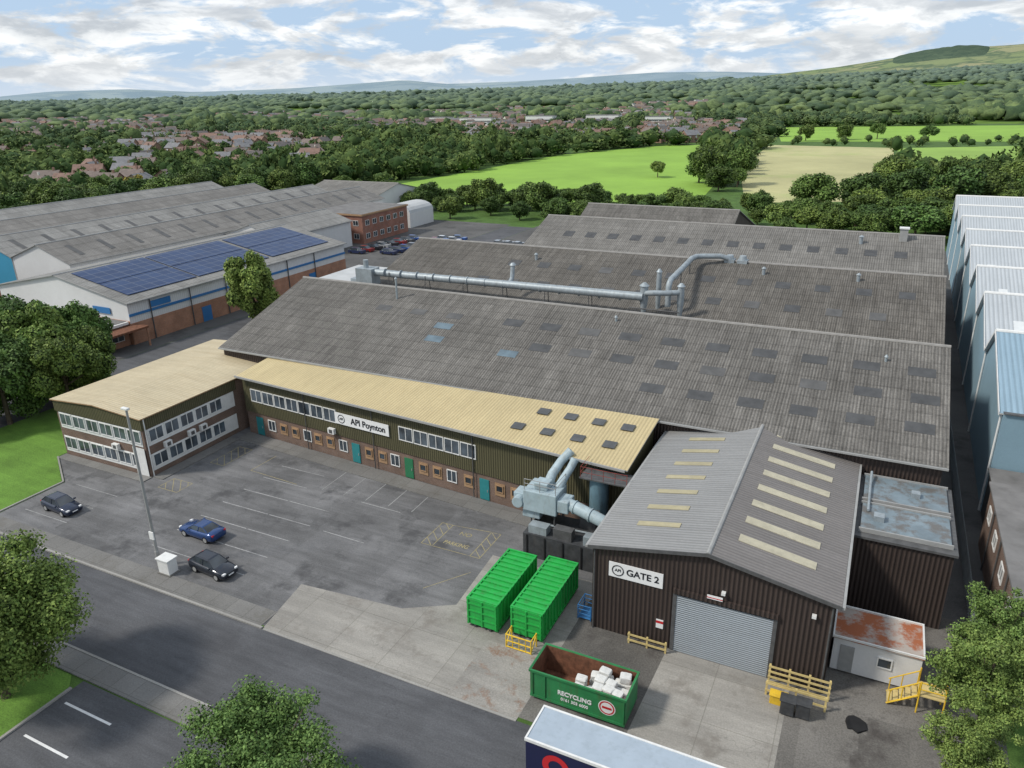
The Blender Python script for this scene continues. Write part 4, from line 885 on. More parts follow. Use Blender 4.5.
for y in np.arange(44,110,0.35): mb.box(9.58,9.62,y,y+0.07,0,2.1,M['galv'])
o=mb.make('pale',e); o['kind']='stuff'
for z in (0.5,1.7):
    mb=MB(); mb.box(9.62,9.66,44,110,z,z+0.06,M['galv']); mb.make('rail',e)
e=empty('dark_lean_to',(13,69,0),'dark lean-to between the warehouses','annex')
mb=MB(); mb.box(11.6,20,66.5,71.8,0,4.4,M['darkgrey']); mb.make('wall',e)
mb=MB(); mb.box(11.4,20.2,66.3,71.85,4.4,4.55,M['flatroof']); mb.make('roof',e)

# ------------------------------------------------------------------ neighbours left
e=hall('white warehouse with solar panels on its grey roof',-136,-104,76,130,6.8,9.8,'y',(M['whitewall'],M['whitewall']),M['asbY2'],0.4,'warehouse',name='solar_warehouse')
mb=MB(); mb.box(-103.99,-103.9,76.0,130,0,3.4,M['oldbrick']); mb.make('brick_base',e)
mb=MB(); mb.box(-136,-104,75.91,75.99,0,3.8,M['oldbrick']); mb.make('brick_base',e)
mb=MB(); mb.box(-103.99,-103.86,76,130,4.5,4.9,M['bluep']); mb.make('blue_stripe',e)
mb=MB(); mb.box(-103.95,-103.82,80,84,5.1,6.1,M['bluep']); mb.make('sign_panel',e)
mb=MB(); mb.box(-112,-108,75.8,75.9,4.6,5.6,M['bluep']); mb.make('sign_panel',e)
for y in (90,103,118):
    mb=MB(); mb.box(-103.89,-103.82,y,y+2.0,0,2.6,M['bluep'] if y!=103 else M['shutter']); mb.make('shutter_door',e)
for y in np.arange(80,128,8.0):
    mb=MB(); mb.tube([(-103.8,y,0),(-103.8,y,6.6)],0.1,M['darkgrey'],6); mb.make('downpipe',e)
zs=lambda x,y: 6.8+(-104-x)*(3.0/16)
for (xa,xb) in ((-118.8,-112.5),(-112.3,-106.0)):
    for (a,b_) in ((78,91.9),(92.3,109.6),(110.6,127.5)):
        P=[(xa,a,zs(xa,0)+0.25),(xb,a,zs(xb,0)+0.25),(xb,b_,zs(xb,0)+0.25),(xa,b_,zs(xa,0)+0.25)]
        quad_slab(P,0.06,M['solar']).make('solar_array',e)
e=empty('brick_office',(-114,70,0),'low orange-brick entrance block with canopy and white fascia','office')
mb=MB(); mb.box(-124,-104.5,68,75.8,0,3.4,M['oldbrick']); mb.make('wall',e)
mb=MB(); mb.box(-124.4,-104.1,67.6,75.79,3.4,3.8,M['white']); mb.box(-124.0,-104.5,68,75.7,3.8,3.86,M['flatroof']); mb.make('roof',e)
for x in np.arange(-123,-106,3.2): window(e,(x,67.99,1),(1,0,0),(0,-1,0),2.2,1.4,M['white'],M['glassblue'],1)
for y in (69.5,72.6): window(e,(-104.49,y,1),(0,1,0),(1,0,0),2.2,1.4,M['white'],M['glassblue'],1)
mb=MB(); mb.box(-104.05,-101.2,69,77,2.9,3.2,M['rust']); mb.make('canopy',e)
for y in (69.2,76.8):
    mb=MB(); mb.tube([(-101.4,y,0),(-101.4,y,2.9)],0.16,M['oldbrick'],8); mb.make('canopy_post',e)
e=empty('brick_gatehouse',(-108,62,0),'small brick building with brown tiled roof','building')
mb=MB(); mb.box(-116,-108,58,63.5,0,3.0,M['oldbrick']); mb.make('wall',e)
for q in ([(-116.5,57.5,2.9),(-107.5,57.5,2.9),(-107.5,60.75,4.6),(-116.5,60.75,4.6)],[(-107.5,64,2.9),(-116.5,64,2.9),(-116.5,60.75,4.6),(-107.5,60.75,4.6)]): quad_slab(q,0.1,M['rust']).make('roof',e)
SH='industrial_shed'
hh=[hall('neighbouring shed with weathered grey corrugated roof',-157.5,-140,92,196,7,10,'y',M['whitewall'],M['asbY'],cat='shed',name=SH),
hall('neighbouring shed with bright blue gable and pale roof',-176,-158,92,196,7,10,'y',(M['cyanp'],M['whitewall']),M['asbY2'],cat='shed',name=SH),
hall('neighbouring shed with pale grey roof',-139,-123.5,131,158,6.5,9,'y',M['whitewall'],M['asbY2'],cat='shed',name=SH),
hall('neighbouring shed with grey roof and blue gable',-195,-177,84,190,7.4,10.4,'y',M['cyanp'],M['asbY'],cat='shed',name=SH),
hall('neighbouring shed with pale roof and blue gable',-214,-196,84,190,7.4,10.4,'y',M['cyanp'],M['asbY2'],cat='shed',name=SH)]
for H_,(x0_,x1_,ze_,zr2_) in ((hh[0],(-157.5,-140,7,10)),(hh[1],(-176,-158,7,10))):
    for y in np.arange(96,190,7):
        rooflight(H_,x1_-6.5,x1_-2,y,y+1.1,lambda x,yy,x1_=x1_,x0_=x0_: 7+(x1_-x)*3/((x1_-x0_)/2),M['sky_lite'])
hall('low brick unit with dark grey roof',-172,-143,70,82,4.4,6,'x',M['oldbrick'],M['asb'],cat='shed',name=SH)
hall('long rear shed with pale roof',-175,-145,198,226,6.5,9.5,'x',M['whitewall'],M['asb2'],cat='shed',name=SH)
e=empty('red_brick_offices',(-131,170,0),'two-storey red-brick office building with flat roof','office')
mb=MB(); mb.box(-139,-122,161,182,0,7.2,M['redbrick']); mb.make('wall',e)
mb=MB(); mb.box(-139.3,-121.7,160.7,182.3,7.2,7.6,M['tan']); mb.box(-139,-122,161,182,7.6,7.68,M['flatroof']); mb.make('roof',e)
for z in (1.2,4.6):
    for y in np.arange(162.2,180,3.2): window(e,(-121.99,y,z),(0,1,0),(1,0,0),1.7,1.4,M['white'],M['glass'],1)
    for x in np.arange(-137.8,-124,3.2): window(e,(x,160.99,z),(1,0,0),(0,-1,0),1.7,1.4,M['white'],M['glass'],1)
e=empty('curved_roof_barn',(-130,190,0),'white barrel-roofed store beside the trees','barn')
mb=MB(); pr=[(-135.0,0)]+[(-129.5+5.0*math.cos(a),4.2+2.3*math.sin(a)) for a in np.linspace(math.pi,0,10)]+[(-124.5,0)]
Aa=[(x,187,z) for x,z in pr];Bb=[(x,200,z) for x,z in pr]
mb.poly(Aa,M['whitewall']); mb.poly(list(reversed(Bb)),M['whitewall'])
for i in range(len(pr)-1): mb.poly([Aa[i],Bb[i],Bb[i+1],Aa[i+1]],M['whitewall'] if i in(0,len(pr)-2) else M['paleroof'])
mb.make('shell',e)

# ------------------------------------------------------------------ terrain + hills
TU=[-200,0,300,500,700,850,1024,1300]; TH=[26,28,38,48,66,78,90,104]
def tz(x,y):
    Xc=x*math.cos(PH)+y*math.sin(PH); Yc=-x*math.sin(PH)+y*math.cos(PH)
    r=math.hypot(Xc,Yc)
    if r<950 or Yc<=0: return 0.0
    up=512+807*Xc/Yc; k=min(1.0,(r-950)/2100)**1.15
    return float(np.interp(up,TU,TH))*k*(1+0.12*mnoise.noise(Vector((x/400,y/400,1.7))))
def az_to_dir(az):
    a=PH-az
    return (-math.sin(a),math.cos(a))
def polar(name,r0,r1,hf,mat,nseg=140,nr=16,u0=-300,u1=1400):
    V=[];F=[]
    for j in range(nr+1):
        r=r0+(r1-r0)*j/nr
        for i in range(nseg+1):
            up=u0+(u1-u0)*i/nseg; d=az_to_dir(math.atan((up-512)/807.0))
            V.append((d[0]*r,d[1]*r,hf(r,up,d)))
    w_=nseg+1
    for j in range(nr):
        for i in range(nseg): F.append((j*w_+i,j*w_+i+1,(j+1)*w_+i+1,(j+1)*w_+i))
    me=bpy.data.meshes.new(name); me.from_pydata(V,[],F); me.materials.append(mat); me.polygons.foreach_set('use_smooth',[True]*len(F))
    o=bpy.data.objects.new(name,me); COL.objects.link(o); o['kind']='structure'; return o
def hillf(r0,rp,r1,prof,rough,seed):
    us=[p[0] for p in prof]; hs=[p[1] for p in prof]
    def hf(r,up,d):
        k=(r-r0)/(rp-r0) if r<rp else 1-(r-rp)/(r1-rp)*0.6
        k=max(0,k); k=k*k*(3-2*k) if r<rp else k
        e_=np.interp(up,us,hs); h=(CAMH+e_/800.0*rp)*k if e_>0 else -5
        nz=mnoise.fractal(Vector((d[0]*r/900+seed,d[1]*r/900,seed)),1,2,4)
        return h*(1+rough*nz)-(3 if k<0.01 else 0)
    return hf
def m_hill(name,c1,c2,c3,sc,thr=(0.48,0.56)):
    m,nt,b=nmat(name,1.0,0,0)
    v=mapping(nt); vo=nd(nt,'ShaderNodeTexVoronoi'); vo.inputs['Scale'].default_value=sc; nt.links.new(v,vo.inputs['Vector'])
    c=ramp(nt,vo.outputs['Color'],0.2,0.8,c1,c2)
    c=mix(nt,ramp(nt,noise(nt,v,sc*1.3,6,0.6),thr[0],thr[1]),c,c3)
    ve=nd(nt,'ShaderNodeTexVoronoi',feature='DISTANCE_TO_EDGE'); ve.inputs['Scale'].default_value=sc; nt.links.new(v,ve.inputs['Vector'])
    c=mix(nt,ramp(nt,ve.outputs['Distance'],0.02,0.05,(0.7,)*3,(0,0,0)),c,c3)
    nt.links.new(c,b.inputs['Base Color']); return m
polar('terrain',950,4200,lambda r,up,d: tz(d[0]*r,d[1]*r)-0.02 if r>960 else -0.5,m_hill('rolling_farmland',(0.10,0.17,0.035),(0.16,0.25,0.06),(0.05,0.085,0.025),0.008),nr=36)
polar('far_hills',6500,10500,hillf(6500,8600,10500,[(-300,4),(0,5),(60,9),(140,10),(200,7),(300,9),(360,12),(410,15),(450,11),(520,12),(600,15),(660,18),(720,17),(800,14),(1024,12),(1400,12)],0.03,1),m_hill('moor_hazed',(0.24,0.31,0.35),(0.28,0.345,0.36),(0.21,0.28,0.32),0.0012))  # distance haze painted into the hills as a blue-grey base colour
NH=hillf(2700,4900,6500,[(-300,0),(560,0),(620,2),(700,7),(780,13),(840,18),(900,25),(960,30),(1024,32),(1200,38),(1400,38)],0.06,4)
polar('near_hill',2700,6500,NH,m_hill('hill_pasture',(0.17,0.23,0.11),(0.27,0.27,0.16),(0.11,0.15,0.095),0.006,(0.5,0.56)),nr=30)
def woodf(r,up,d):
    eu=max(0,1-((up-940)/48)**2); er=max(0,1-((r-4500)/330)**2)
    return NH(r,up,d)-6+26*math.sqrt(eu*er)*(1+0.25*mnoise.noise(Vector((d[0]*r/45,d[1]*r/45,0))))
polar('hillside_wood',4180,4820,woodf,m_hill('hillside_conifers',(0.07,0.10,0.07),(0.085,0.12,0.08),(0.06,0.09,0.065),0.02),nseg=70,nr=16,u0=888,u1=992)

# ------------------------------------------------------------------ trees
def leafcloud(rng,cl,n,ls,up=0.35,spread=(0.72,0.38),tri=False):
    cl=np.array(cl); w_=cl[:,3]**2; idx=rng.choice(len(cl),n,p=w_/w_.sum())
    d=rng.normal(size=(n,3)); d/=np.linalg.norm(d,axis=1)[:,None]
    rr=cl[idx,3]*(spread[0]+spread[1]*rng.random(n))
    P=cl[idx,:3]+d*rr[:,None]*np.array([1,1,0.85])
    nrm=d*0.8+rng.normal(size=(n,3))*0.55+np.array([0,0,up]); nrm/=np.linalg.norm(nrm,axis=1)[:,None]
    t=np.cross(nrm,rng.normal(size=(n,3))); t/=np.linalg.norm(t,axis=1)[:,None]; b_=np.cross(nrm,t)
    s=ls*(0.6+0.8*rng.random(n))[:,None]
    if tri:
        V=np.stack([P-t*s,P+t*s*0.6-b_*s*0.8,P+t*s*0.4+b_*s],1).reshape(-1,3); return V,np.arange(n*3).reshape(-1,3)
    V=np.stack([P-t*s,P-b_*s*0.6,P+t*s,P+b_*s*0.6],1).reshape(-1,3); F=np.arange(n*4).reshape(-1,4); return V,F
def clusters(rng,rx,rz,cz,k,rb=(0.26,0.42),out_=(0.35,0.45)):
    out=[]
    for i in range(k):
        d=rng.normal(size=3); d/=np.linalg.norm(d)
        if d[2]<-0.3 and rng.random()<0.6: d[2]*=-0.7
        q=out_[0]+out_[1]*rng.random(); s=rng.uniform(*rb)*rx*(1.15-0.35*max(0,d[2]))
        out.append((d[0]*rx*q,d[1]*rx*q,cz+d[2]*rz*q,s))
    return out
def ico(sub):
    import bmesh
    bm=bmesh.new(); bmesh.ops.create_icosphere(bm,subdivisions=sub,radius=1); V=np.array([v.co[:] for v in bm.verts]); F=np.array([[v.index for v in f.verts] for f in bm.faces]); bm.free(); return V,F
IC1=ico(1);IC2=ico(2)
def tree_meshes(seed,H,Rr,n,ls,leaf,k=22,trunk=0.25,base=0.22,rb=(0.26,0.42),core=0.72,spread=(0.72,0.38),out_=(0.35,0.45)):
    rng=np.random.default_rng(seed); cz=H*(0.5+base/2); rz=(H*(1-base))/2
    cl=clusters(rng,Rr,rz,cz,k,rb,out_); V,F=leafcloud(rng,cl,n,ls,0.35,spread)
    V[:,2]=np.maximum(V[:,2],0.05)
    cv=[];cf=[];off_=0
    for (x,y,z,r) in cl:
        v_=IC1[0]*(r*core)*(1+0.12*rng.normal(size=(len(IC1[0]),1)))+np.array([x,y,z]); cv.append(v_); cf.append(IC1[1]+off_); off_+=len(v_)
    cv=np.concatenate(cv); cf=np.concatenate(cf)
    me=bpy.data.meshes.new('crown')
    allV=np.concatenate([V,cv]).astype(np.float32); me.vertices.add(len(allV)); me.vertices.foreach_set('co',allV.ravel())
    li=np.concatenate([F.ravel(),(cf+len(V)).ravel()]).astype(np.int32); me.loops.add(len(li)); me.loops.foreach_set('vertex_index',li)
    nf=len(F)+len(cf); ls_=np.concatenate([np.arange(len(F))*4,len(F)*4+np.arange(len(cf))*3]).astype(np.int32); lt=np.concatenate([np.full(len(F),4),np.full(len(cf),3)]).astype(np.int32)
    me.polygons.add(nf); me.polygons.foreach_set('loop_start',ls_); me.polygons.foreach_set('loop_total',lt)
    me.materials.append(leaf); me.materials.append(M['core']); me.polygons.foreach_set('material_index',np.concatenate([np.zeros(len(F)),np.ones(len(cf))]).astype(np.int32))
    me.update(calc_edges=True)
    mb=MB(); mb.tube([(0,0,-0.1),(0.005*H,0,H*.25),(0,0.02*H,H*.55),(0.02*H,0,H*.8)],[trunk,trunk*.75,trunk*.5,trunk*.15],M['bark'],8)
    for i in range(min(10,len(cl))):
        c=cl[i]; mb.tube([(0,0,H*(0.25+0.04*i)),((c[0])*.5,(c[1])*.5,(H*.3+c[2])/2),(c[0],c[1],c[2])],[trunk*.4,trunk*.25,trunk*.08],M['bark'],5)
    o=mb.make('trunk',origin=(0,0,0)); tm=o.data; bpy.data.objects.remove(o)
    return me,tm
def place_tree(ms,x,y,sc,rot,label,group=None,name='tree',sz=None,z=0):
    e=bpy.data.objects.new(name,None); e.empty_display_size=0.3; COL.objects.link(e); e.location=(x,y,z); e.rotation_euler=(0,0,rot); e.scale=(sc,sc,sz or sc)
    e['label']=label; e['category']='tree'
    if group: e['group']=group
    for nm,me in (('crown',ms[0]),('trunk',ms[1])):
        o=bpy.data.objects.new(nm,me); COL.objects.link(o); o.parent=e
fe=dict(core=0.42,spread=(0.3,0.85),out_=(0.3,0.64))
fx=dict(core=0.25,spread=(0.15,1.1),out_=(0.25,0.72))
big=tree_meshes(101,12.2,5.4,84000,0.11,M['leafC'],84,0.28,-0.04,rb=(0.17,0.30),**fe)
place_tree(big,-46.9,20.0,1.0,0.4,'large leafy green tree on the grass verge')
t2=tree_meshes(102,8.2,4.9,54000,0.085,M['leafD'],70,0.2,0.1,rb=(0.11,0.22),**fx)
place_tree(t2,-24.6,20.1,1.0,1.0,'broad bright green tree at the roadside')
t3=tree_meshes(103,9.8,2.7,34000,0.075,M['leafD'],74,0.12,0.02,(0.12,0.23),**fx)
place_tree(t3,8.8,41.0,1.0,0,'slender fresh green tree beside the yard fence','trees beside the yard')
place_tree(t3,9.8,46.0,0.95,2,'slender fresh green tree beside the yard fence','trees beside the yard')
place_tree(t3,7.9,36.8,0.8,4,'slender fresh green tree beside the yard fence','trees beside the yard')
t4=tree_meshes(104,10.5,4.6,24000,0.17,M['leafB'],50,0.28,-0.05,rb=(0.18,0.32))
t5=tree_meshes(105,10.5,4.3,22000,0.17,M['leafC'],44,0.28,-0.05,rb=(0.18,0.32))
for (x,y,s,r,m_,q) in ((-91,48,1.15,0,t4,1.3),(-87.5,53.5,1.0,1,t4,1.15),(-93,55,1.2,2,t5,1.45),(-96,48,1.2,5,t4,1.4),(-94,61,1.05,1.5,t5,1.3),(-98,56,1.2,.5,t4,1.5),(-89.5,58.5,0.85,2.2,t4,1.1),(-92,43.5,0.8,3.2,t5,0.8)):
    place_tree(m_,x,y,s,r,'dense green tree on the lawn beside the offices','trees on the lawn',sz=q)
place_tree(t5,-93.6,92,1.15,2,'grey-green tree in front of the white warehouse',sz=1.4)
def inpoly(x,y,P):
    c=False;j=len(P)-1
    for i in range(len(P)):
        if (P[i][1]>y)!=(P[j][1]>y) and x<(P[j][0]-P[i][0])*(y-P[i][1])/(P[j][1]-P[i][1])+P[i][0]: c=not c
        j=i
    return c
rt=random.Random(21)
def town_mask(az,r,x,y):
    azd=math.degrees(az)
    n_=mnoise.noise(Vector((x/120,y/120,3.3)))
    if azd<-22 and 345<r<470: return 1 if n_>0.05 else 0
    if -37<azd<-13 and 440<r<1500: return 1 if n_>-0.05 else 0
    if -13<=azd<17 and 600<r<1500: return 1 if n_>-0.10 else 0
    return 0
def house_mesh(seed):
    r=random.Random(seed); w_=r.uniform(8.5,12.5); d=r.uniform(7.5,9); h=r.choice([5,5.2,5.4]); rh=r.uniform(2.4,3.2)
    wm_=r.choice([HW1,HW1,HW2,HW3]); rm=r.choice([HR1,HR2,HR2,HR3,HR4])
    mb=MB(); a=w_/2;b_=d/2
    mb.poly([(-a,-b_,0),(a,-b_,0),(a,-b_,h),(-a,-b_,h)],wm_); mb.poly([(a,b_,0),(-a,b_,0),(-a,b_,h),(a,b_,h)],wm_)
    mb.poly([(-a,b_,0),(-a,-b_,0),(-a,-b_,h),(-a,0,h+rh),(-a,b_,h)],wm_); mb.poly([(a,-b_,0),(a,b_,0),(a,b_,h),(a,0,h+rh),(a,-b_,h)],wm_)
    s=rh/b_; o=.4
    mb.poly([(-a-o,-b_-o,h-o*s+.05),(a+o,-b_-o,h-o*s+.05),(a+o,0,h+rh+.05),(-a-o,0,h+rh+.05)],rm); mb.poly([(a+o,b_+o,h-o*s+.05),(-a-o,b_+o,h-o*s+.05),(-a-o,0,h+rh+.05),(a+o,0,h+rh+.05)],rm)
    for z in (0.9,3.4):
        for x in (-a*.55,a*.45):
            for sy in (-1,1): mb.box(x-.8,x+.8,sy*b_-.04,sy*b_+.04,z,z+1.2,M['glass'] if z<3 else HWF)
    mb.box(a*.5,a*.5+.7,-.4,.4,h+rh-.6,h+rh+1.1,wm_)
    ob=mb.make('house',origin=(0,0,0)); me=ob.data; bpy.data.objects.remove(ob); return me
HW1=m_plain('house_brick',(0.26,0.165,0.125),0.9,0.15,0.5); HW2=m_plain('house_render',(0.58,0.56,0.51),0.9,0.08,0.5); HW3=m_plain('house_buff_brick',(0.36,0.28,0.215),0.9,0.12,0.5)
HR1=m_plain('roof_tile_red',(0.215,0.14,0.112),0.9,0.2,0.6); HR2=m_plain('roof_tile_brown',(0.175,0.142,0.125),0.9,0.2,0.6); HR3=m_plain('roof_slate_grey',(0.19,0.19,0.195),0.9,0.2,0.6); HR4=m_plain('roof_tile_dark',(0.13,0.118,0.113),0.9,0.2,0.6); HWF=m_plain('house_window_white',(0.6,0.6,0.6),0.6,0.05)
hm=[house_mesh(i) for i in range(14)]
houses=[]
for gi in range(-62,62):
    for gj in range(16,100):
        gx=gi*17+(4 if gj%2 else 0); gy=gj*15
        ang=random.Random(math.floor(gx/110)*97+math.floor(gy/120)*31).uniform(-.8,.8)
        Xc=gx+rt.uniform(-4,4);Yc=gy+rt.uniform(-4,4)
        az=math.atan2(Xc,Yc); r=math.hypot(Xc,Yc)
        if abs(az)>R(37): continue
        x=Xc*math.cos(PH)-Yc*math.sin(PH); y=Xc*math.sin(PH)+Yc*math.cos(PH)
        if not town_mask(az,r,x,y): continue
        if gj%3==0 or rt.random()<0.36: continue
        if any(inpoly(x,y,P) for P in (F1,F2,F3,F4)): continue
        houses.append((r,x,y,ang+PH+(math.pi/2 if rt.random()<.2 else rt.uniform(-.2,.2))))
houses.sort()
for (r,x,y,a) in houses[:300]:
    o=bpy.data.objects.new('house',rt.choice(hm)); COL.objects.link(o); o.location=(x,y,tz(x,y)); o.rotation_euler=(0,0,a); k=rt.uniform(0.92,1.12); o.scale=(k,k,k)
    o['label']='two-storey brick house with pitched tiled roof among trees'; o['category']='house'; o['group']='houses of the suburb'
if len(houses)>300:
    mb=MB()
    for (r,x,y,a) in houses[300:1800]:
        c,s=math.cos(a),math.sin(a); wv=rt.choice([HW1,HW1,HW2,HW3]); rv=rt.choice([HR1,HR2,HR3,HR2,HR4]); zb=tz(x,y)
        def T(px,py,pz): return (x+px*c-py*s,y+px*s+py*c,pz+zb)
        w_=rt.uniform(4.2,7);d=4.0;h=5.2;t=8.2
        mb.poly([T(-w_,-d,0),T(w_,-d,0),T(w_,-d,h),T(-w_,-d,h)],wv); mb.poly([T(-w_,d,0),T(-w_,-d,0),T(-w_,-d,h),T(-w_,0,t),T(-w_,d,h)],wv); mb.poly([T(w_,-d,0),T(w_,d,0),T(w_,d,h),T(w_,0,t),T(w_,-d,h)],wv); mb.poly([T(w_,d,0),T(-w_,d,0),T(-w_,d,h),T(w_,d,h)],wv)
        mb.poly([T(-w_,-d-.3,h-.1),T(w_,-d-.3,h-.1),T(w_,0,t+.1),T(-w_,0,t+.1)],rv); mb.poly([T(w_,d+.3,h-.1),T(-w_,d+.3,h-.1),T(-w_,0,t+.1),T(w_,0,t+.1)],rv)
    o=mb.make('distant_housing',origin=(0,0,0)); o['kind']='stuff'; o['label']='distant suburb of small brick houses with tiled roofs'; o['category']='houses'
CB=((-470,870,44,14,7),(-400,905,36,14,8),(-330,930,48,14,8),(-540,900,30,12,7),(-250,900,30,12,7),(-430,800,26,12,5),(-360,760,30,10,4))
for (x,y,w_,d,h) in CB:
    e=empty('commercial_building',(x,y,0),'white flat-roofed commercial building in the suburb','building','commercial buildings in the suburb')
    mb=MB(); mb.box(x-w_/2,x+w_/2,y-d/2,y+d/2,0,h+3,M['white']); mb.make('wall',e); mb=MB(); mb.box(x-w_/2-.3,x+w_/2+.3,y-d/2-.3,y+d/2+.3,h+3,h+3.5,M['flatroof']); mb.make('roof',e)
    for z in (2,5.5):
        mb=MB(); mb.box(x-w_/2+1,x+w_/2-1,y-d/2-.1,y-d/2-.02,z,z+1.4,M['glass']); mb.make('window_band',e)
hset={}
for (_,x,y,_a) in houses: hset.setdefault((int(x//16),int(y//16)),[]).append((x,y))
def nearhouse(x,y,d=8.2):
    i,j=int(x//16),int(y//16)
    for a in (-1,0,1):
        for b_ in (-1,0,1):
            for (hx,hy) in hset.get((i+a,j+b_),()):
                if (hx-x)**2+(hy-y)**2<d*d: return True
    return False
cand=[]
def scatter(r0,r1,sp,hmin,hmax,p,lod):
    nx=int(r1*0.85/sp)
    for i in range(-nx,nx+1):
        for j in range(int(r0*0.6/sp),int(r1/sp)+1):
            Xc=(i+rt.uniform(-.45,.45))*sp;Yc=(j+rt.uniform(-.45,.45))*sp
            r=math.hypot(Xc,Yc)
            if r<r0 or r>=r1: continue
            az=math.atan2(Xc,Yc)
            if abs(az)>R(39): continue
            x=Xc*math.cos(PH)-Yc*math.sin(PH); y=Xc*math.sin(PH)+Yc*math.cos(PH)
            if y<206 and x>-178: continue
            if y<232 and -178<x<-143: continue
            if y<194 and x>-218: continue
            if x>8 and y<208: continue
            if any(inpoly(x,y,P) for P in (F1,F2,F3,F4)): continue
            tm=town_mask(az,r,x,y)
            n_=mnoise.noise(Vector((x/60,y/60,0.5)))
            if -212<x<-8 and y<292:
                if (y>246 and x>-165) or rt.random()>0.85: continue
                h=rt.uniform(5,9) if x>-165 else rt.uniform(4,6.5); rad=h*0.58
            elif -135<x<120 and 558<y<665:
                if rt.random()>0.5: continue
                h=rt.uniform(4,7); rad=h*0.55
            elif tm:
                if nearhouse(x,y) or rt.random()<0.25: continue
                if any(abs(x-q[0])<q[2]/2+6 and -60<y-q[1]<12 for q in CB): continue
                h=rt.uniform(5,11.5); rad=h*0.45
            else:
                if rt.random()>p: continue
                if r>620 and mnoise.noise(Vector((x/230,y/230,7.7)))>0.26: continue
                h=rt.uniform(hmin,hmax)*(1+0.45*n_)*(1.25 if rt.random()<0.12 else 1); rad=sp*rt.uniform(0.42,0.8)
                if az<-0.2 and 330<r<640: h=h*0.85
            if lod==2: rad=sp*rt.uniform(.35,.65)
            cand.append((r,x,y,h,rad,lod,tm))
scatter(150,520,9.0,7,14,0.9,0)
scatter(520,1150,13.0,8,14,0.9,1)
scatter(1150,3500,27,9,14,0.9,2)
for (x,y,h,rr_) in ((-66,318,19,8),(-56,326,17,7.5),(-73,330,16,7),(-20,250,14,7),(-8,258,15,7.5),(4,266,16,8),(18,262,16,8),(27,270,14,7),(-34,243,9,5),(-62,632,13,7),(-35,650,14,8),(-14,665,13,7),(20,640,12,6),(-95,345,8,4.5),(-120,226,12,6),(-98,222,12,6.5),(-84,228,11,6),(-140,222,10,6),(-60,240,9,5),(12,240,12,6)): cand.append((10+math.hypot(x,y)*.1,x,y,h,rr_,0,0))
cand.sort()
mids=[tree_meshes(200+i,10,4.6,6500,0.26,(M['leafA'],M['leafB'],M['leafA'],M['leafB'],M['leafC'])[i],30,0.25,0.0,rb=(0.2,0.38),core=0.66,spread=(0.6,0.55)) for i in range(5)]
ymid=tree_meshes(300,9,4.2,4000,0.3,M['leafY'],20,0.25,0.06)
place_tree(ymid,-262,205,1.1,0,'autumn yellow tree among green woodland')
for c in cand[:285]:
    r,x,y,h,rad,lod,tm=c
    place_tree(rt.choice(mids),x,y,max(rad,h*0.42)/4.6,rt.uniform(0,6.28),'mature leafy green tree at the edge of the fields','trees around the fields',sz=h/10,z=tz(x,y))
vm,nt,b=nmat('hazed_distant_foliage',0.9,0,0.1)
at=nd(nt,'ShaderNodeAttribute',attribute_name='tint'); v=mapping(nt)
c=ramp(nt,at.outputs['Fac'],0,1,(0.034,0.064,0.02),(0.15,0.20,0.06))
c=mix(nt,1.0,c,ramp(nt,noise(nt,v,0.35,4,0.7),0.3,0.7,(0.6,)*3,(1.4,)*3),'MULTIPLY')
at_haze=nd(nt,'ShaderNodeAttribute',attribute_name='far')
c=mix(nt,at_haze.outputs['Fac'],c,(0.15,0.20,0.185))  # aerial haze painted in: foliage colour fades to blue-grey with distance
nt.links.new(c,b.inputs['Base Color'])
rg=np.random.default_rng(9)
LC=[]
for q in range(6):
    cl=clusters(rg,1.0,0.95,0,12,(0.3,0.5),(0.3,0.5)); V_,F_=leafcloud(rg,cl,230,0.15,0.35,(0.6,0.6),tri=True)
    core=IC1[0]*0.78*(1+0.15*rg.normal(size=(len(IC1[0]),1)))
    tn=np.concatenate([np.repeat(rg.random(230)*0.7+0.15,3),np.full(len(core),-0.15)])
    LC.append((np.concatenate([V_,core]),np.concatenate([F_,IC1[1]+len(V_)]),tn))
Vs=[];Fs=[];Ts=[];Ds=[];o_=0
for c in cand[285:]:
    r,x,y,h,rad,lod,tm=c
    t_=rg.random()**1.3
    if r<1000:
        V0,F0,tn=LC[int(rg.integers(6))]; a_=rg.random()*6.28; ca,sa=math.cos(a_),math.sin(a_)
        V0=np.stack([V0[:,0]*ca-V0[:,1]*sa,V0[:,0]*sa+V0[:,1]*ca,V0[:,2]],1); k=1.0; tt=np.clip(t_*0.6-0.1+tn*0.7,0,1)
    else:
        V0,F0=IC2 if r<1250 else IC1; k=1+0.22*rg.normal(size=(len(V0),1)); tt=np.clip(t_+0.25*rg.normal(size=len(V0)),0,1)
    vv=V0*k*np.array([rad,rad,h*0.52])+np.array([x,y,h*0.5]); vv[:,2]=np.maximum(vv[:,2],0)+tz(x,y)
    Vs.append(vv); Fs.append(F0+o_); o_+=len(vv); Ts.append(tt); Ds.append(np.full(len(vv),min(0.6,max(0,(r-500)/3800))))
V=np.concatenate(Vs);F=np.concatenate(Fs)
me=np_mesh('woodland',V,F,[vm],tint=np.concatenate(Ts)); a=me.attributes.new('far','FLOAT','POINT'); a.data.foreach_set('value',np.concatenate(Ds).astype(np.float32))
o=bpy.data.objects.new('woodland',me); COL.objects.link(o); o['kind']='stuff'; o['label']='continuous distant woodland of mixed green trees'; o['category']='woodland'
print('trees',len(cand),'houses',len(houses),'faces',len(F))

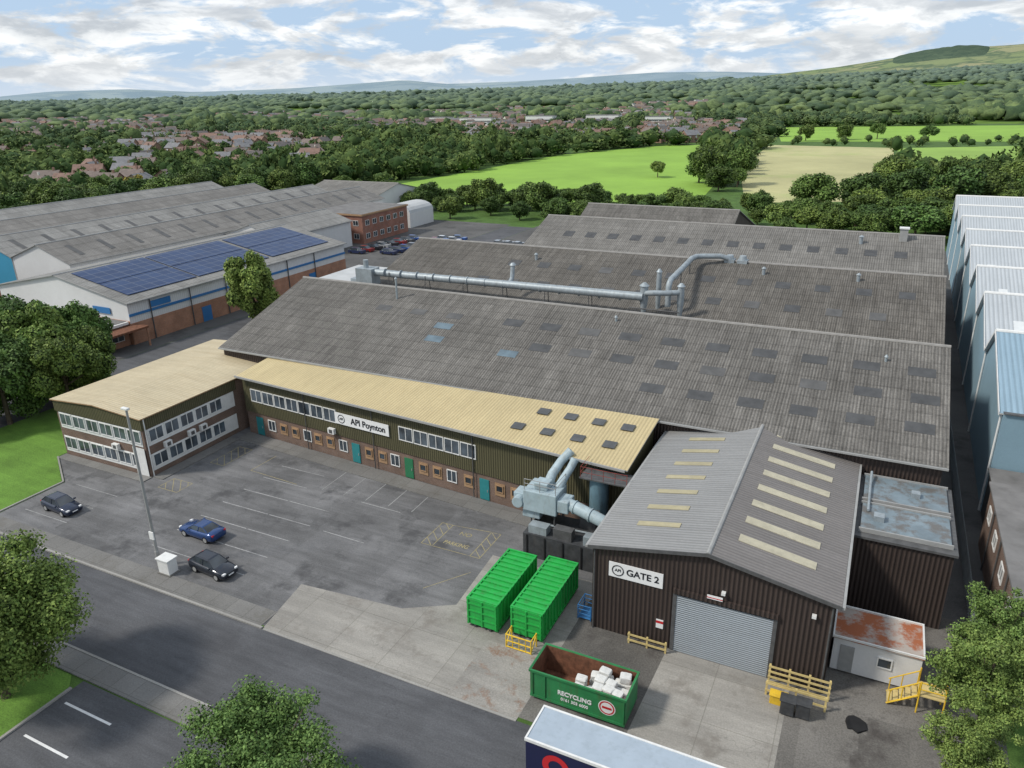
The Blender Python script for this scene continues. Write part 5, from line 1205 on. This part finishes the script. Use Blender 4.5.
# ------------------------------------------------------------------ world + sun + camera
W=bpy.data.worlds.new('World'); scene.world=W; W.use_nodes=True; nt=W.node_tree
bg=nt.nodes['Background']; bg.inputs['Strength'].default_value=0.137
sky=nd(nt,'ShaderNodeTexSky',sky_type='NISHITA'); sky.sun_disc=False; sky.sun_elevation=R(46); sky.sun_rotation=R(232)
tc=nd(nt,'ShaderNodeTexCoord'); sx=nd(nt,'ShaderNodeSeparateXYZ'); nt.links.new(tc.outputs['Generated'],sx.inputs[0])
zz=nd(nt,'ShaderNodeMath',operation='MAXIMUM'); nt.links.new(sx.outputs[2],zz.inputs[0]); zz.inputs[1].default_value=0.0
def wn(scale,detail,off,zs=2.6,dist=0.35,rough=0.6):
    mp=nd(nt,'ShaderNodeMapping'); mp.inputs['Location'].default_value=off; mp.inputs['Scale'].default_value=(1,1,zs); nt.links.new(tc.outputs['Generated'],mp.inputs['Vector'])
    q=nd(nt,'ShaderNodeTexNoise'); q.inputs['Scale'].default_value=scale; q.inputs['Detail'].default_value=detail; q.inputs['Roughness'].default_value=rough; q.inputs['Distortion'].default_value=dist; nt.links.new(mp.outputs[0],q.inputs['Vector']); return q.outputs['Fac']
n1=wn(8.5,9,(3,1,0),3.6); n2=wn(11.0,9,(0,0,2),3.2); n3=wn(11.0,9,(0,0,2.04),3.2)
mask=ramp(nt,n1,0.44,0.52)
cc=ramp(nt,n2,0.36,0.60,(4.7,4.95,5.3),(7.4,7.45,7.5))
df=nd(nt,'ShaderNodeMath',operation='SUBTRACT'); nt.links.new(n2,df.inputs[0]); nt.links.new(n3,df.inputs[1])
lit=ramp(nt,mix(nt,1.0,df.outputs[0],(0.5,0.5,0.5),'ADD'),0.44,0.56,(0.88,0.89,0.91),(1.1,1.1,1.1))
cc=mix(nt,1.0,cc,lit,'MULTIPLY')
skyc=mix(nt,mask,(3.5,4.7,6.3),cc)
skyc=mix(nt,0.12,skyc,sky.outputs[0])
hz=nd(nt,'ShaderNodeMapRange'); hz.inputs['From Min'].default_value=0.0; hz.inputs['From Max'].default_value=0.045; hz.inputs['To Min'].default_value=0.65; hz.inputs['To Max'].default_value=0.0
nt.links.new(zz.outputs[0],hz.inputs['Value'])
skyc=mix(nt,hz.outputs[0],skyc,(5.5,6.0,6.5))
nt.links.new(skyc,bg.inputs['Color'])
sd=bpy.data.lights.new('sun','SUN'); sd.energy=3.1; sd.angle=R(7); sd.color=(1,0.95,0.87)
so=bpy.data.objects.new('sun',sd); COL.objects.link(so)
D=Vector((0.62,0.48,-0.82)).normalized(); so.rotation_euler=D.to_track_quat('-Z','Y').to_euler()
cam=bpy.data.cameras.new('camera'); co=bpy.data.objects.new('camera',cam); COL.objects.link(co); scene.camera=co
cam.sensor_width=36; cam.lens=754.25/1024*36; cam.clip_end=30000; cam.clip_start=0.5
co.matrix_world=Matrix.Translation((0,0,CAMH))@Matrix.Rotation(PH,4,'Z')@Matrix.Rotation(math.pi/2-0.3662,4,'X')@Matrix.Rotation(-0.0173,4,'Z')
scene.view_settings.view_transform='Standard'; scene.view_settings.look='None'; scene.view_settings.exposure=0
for o in list(bpy.data.objects):
    if '_local' in o: del o['_local']
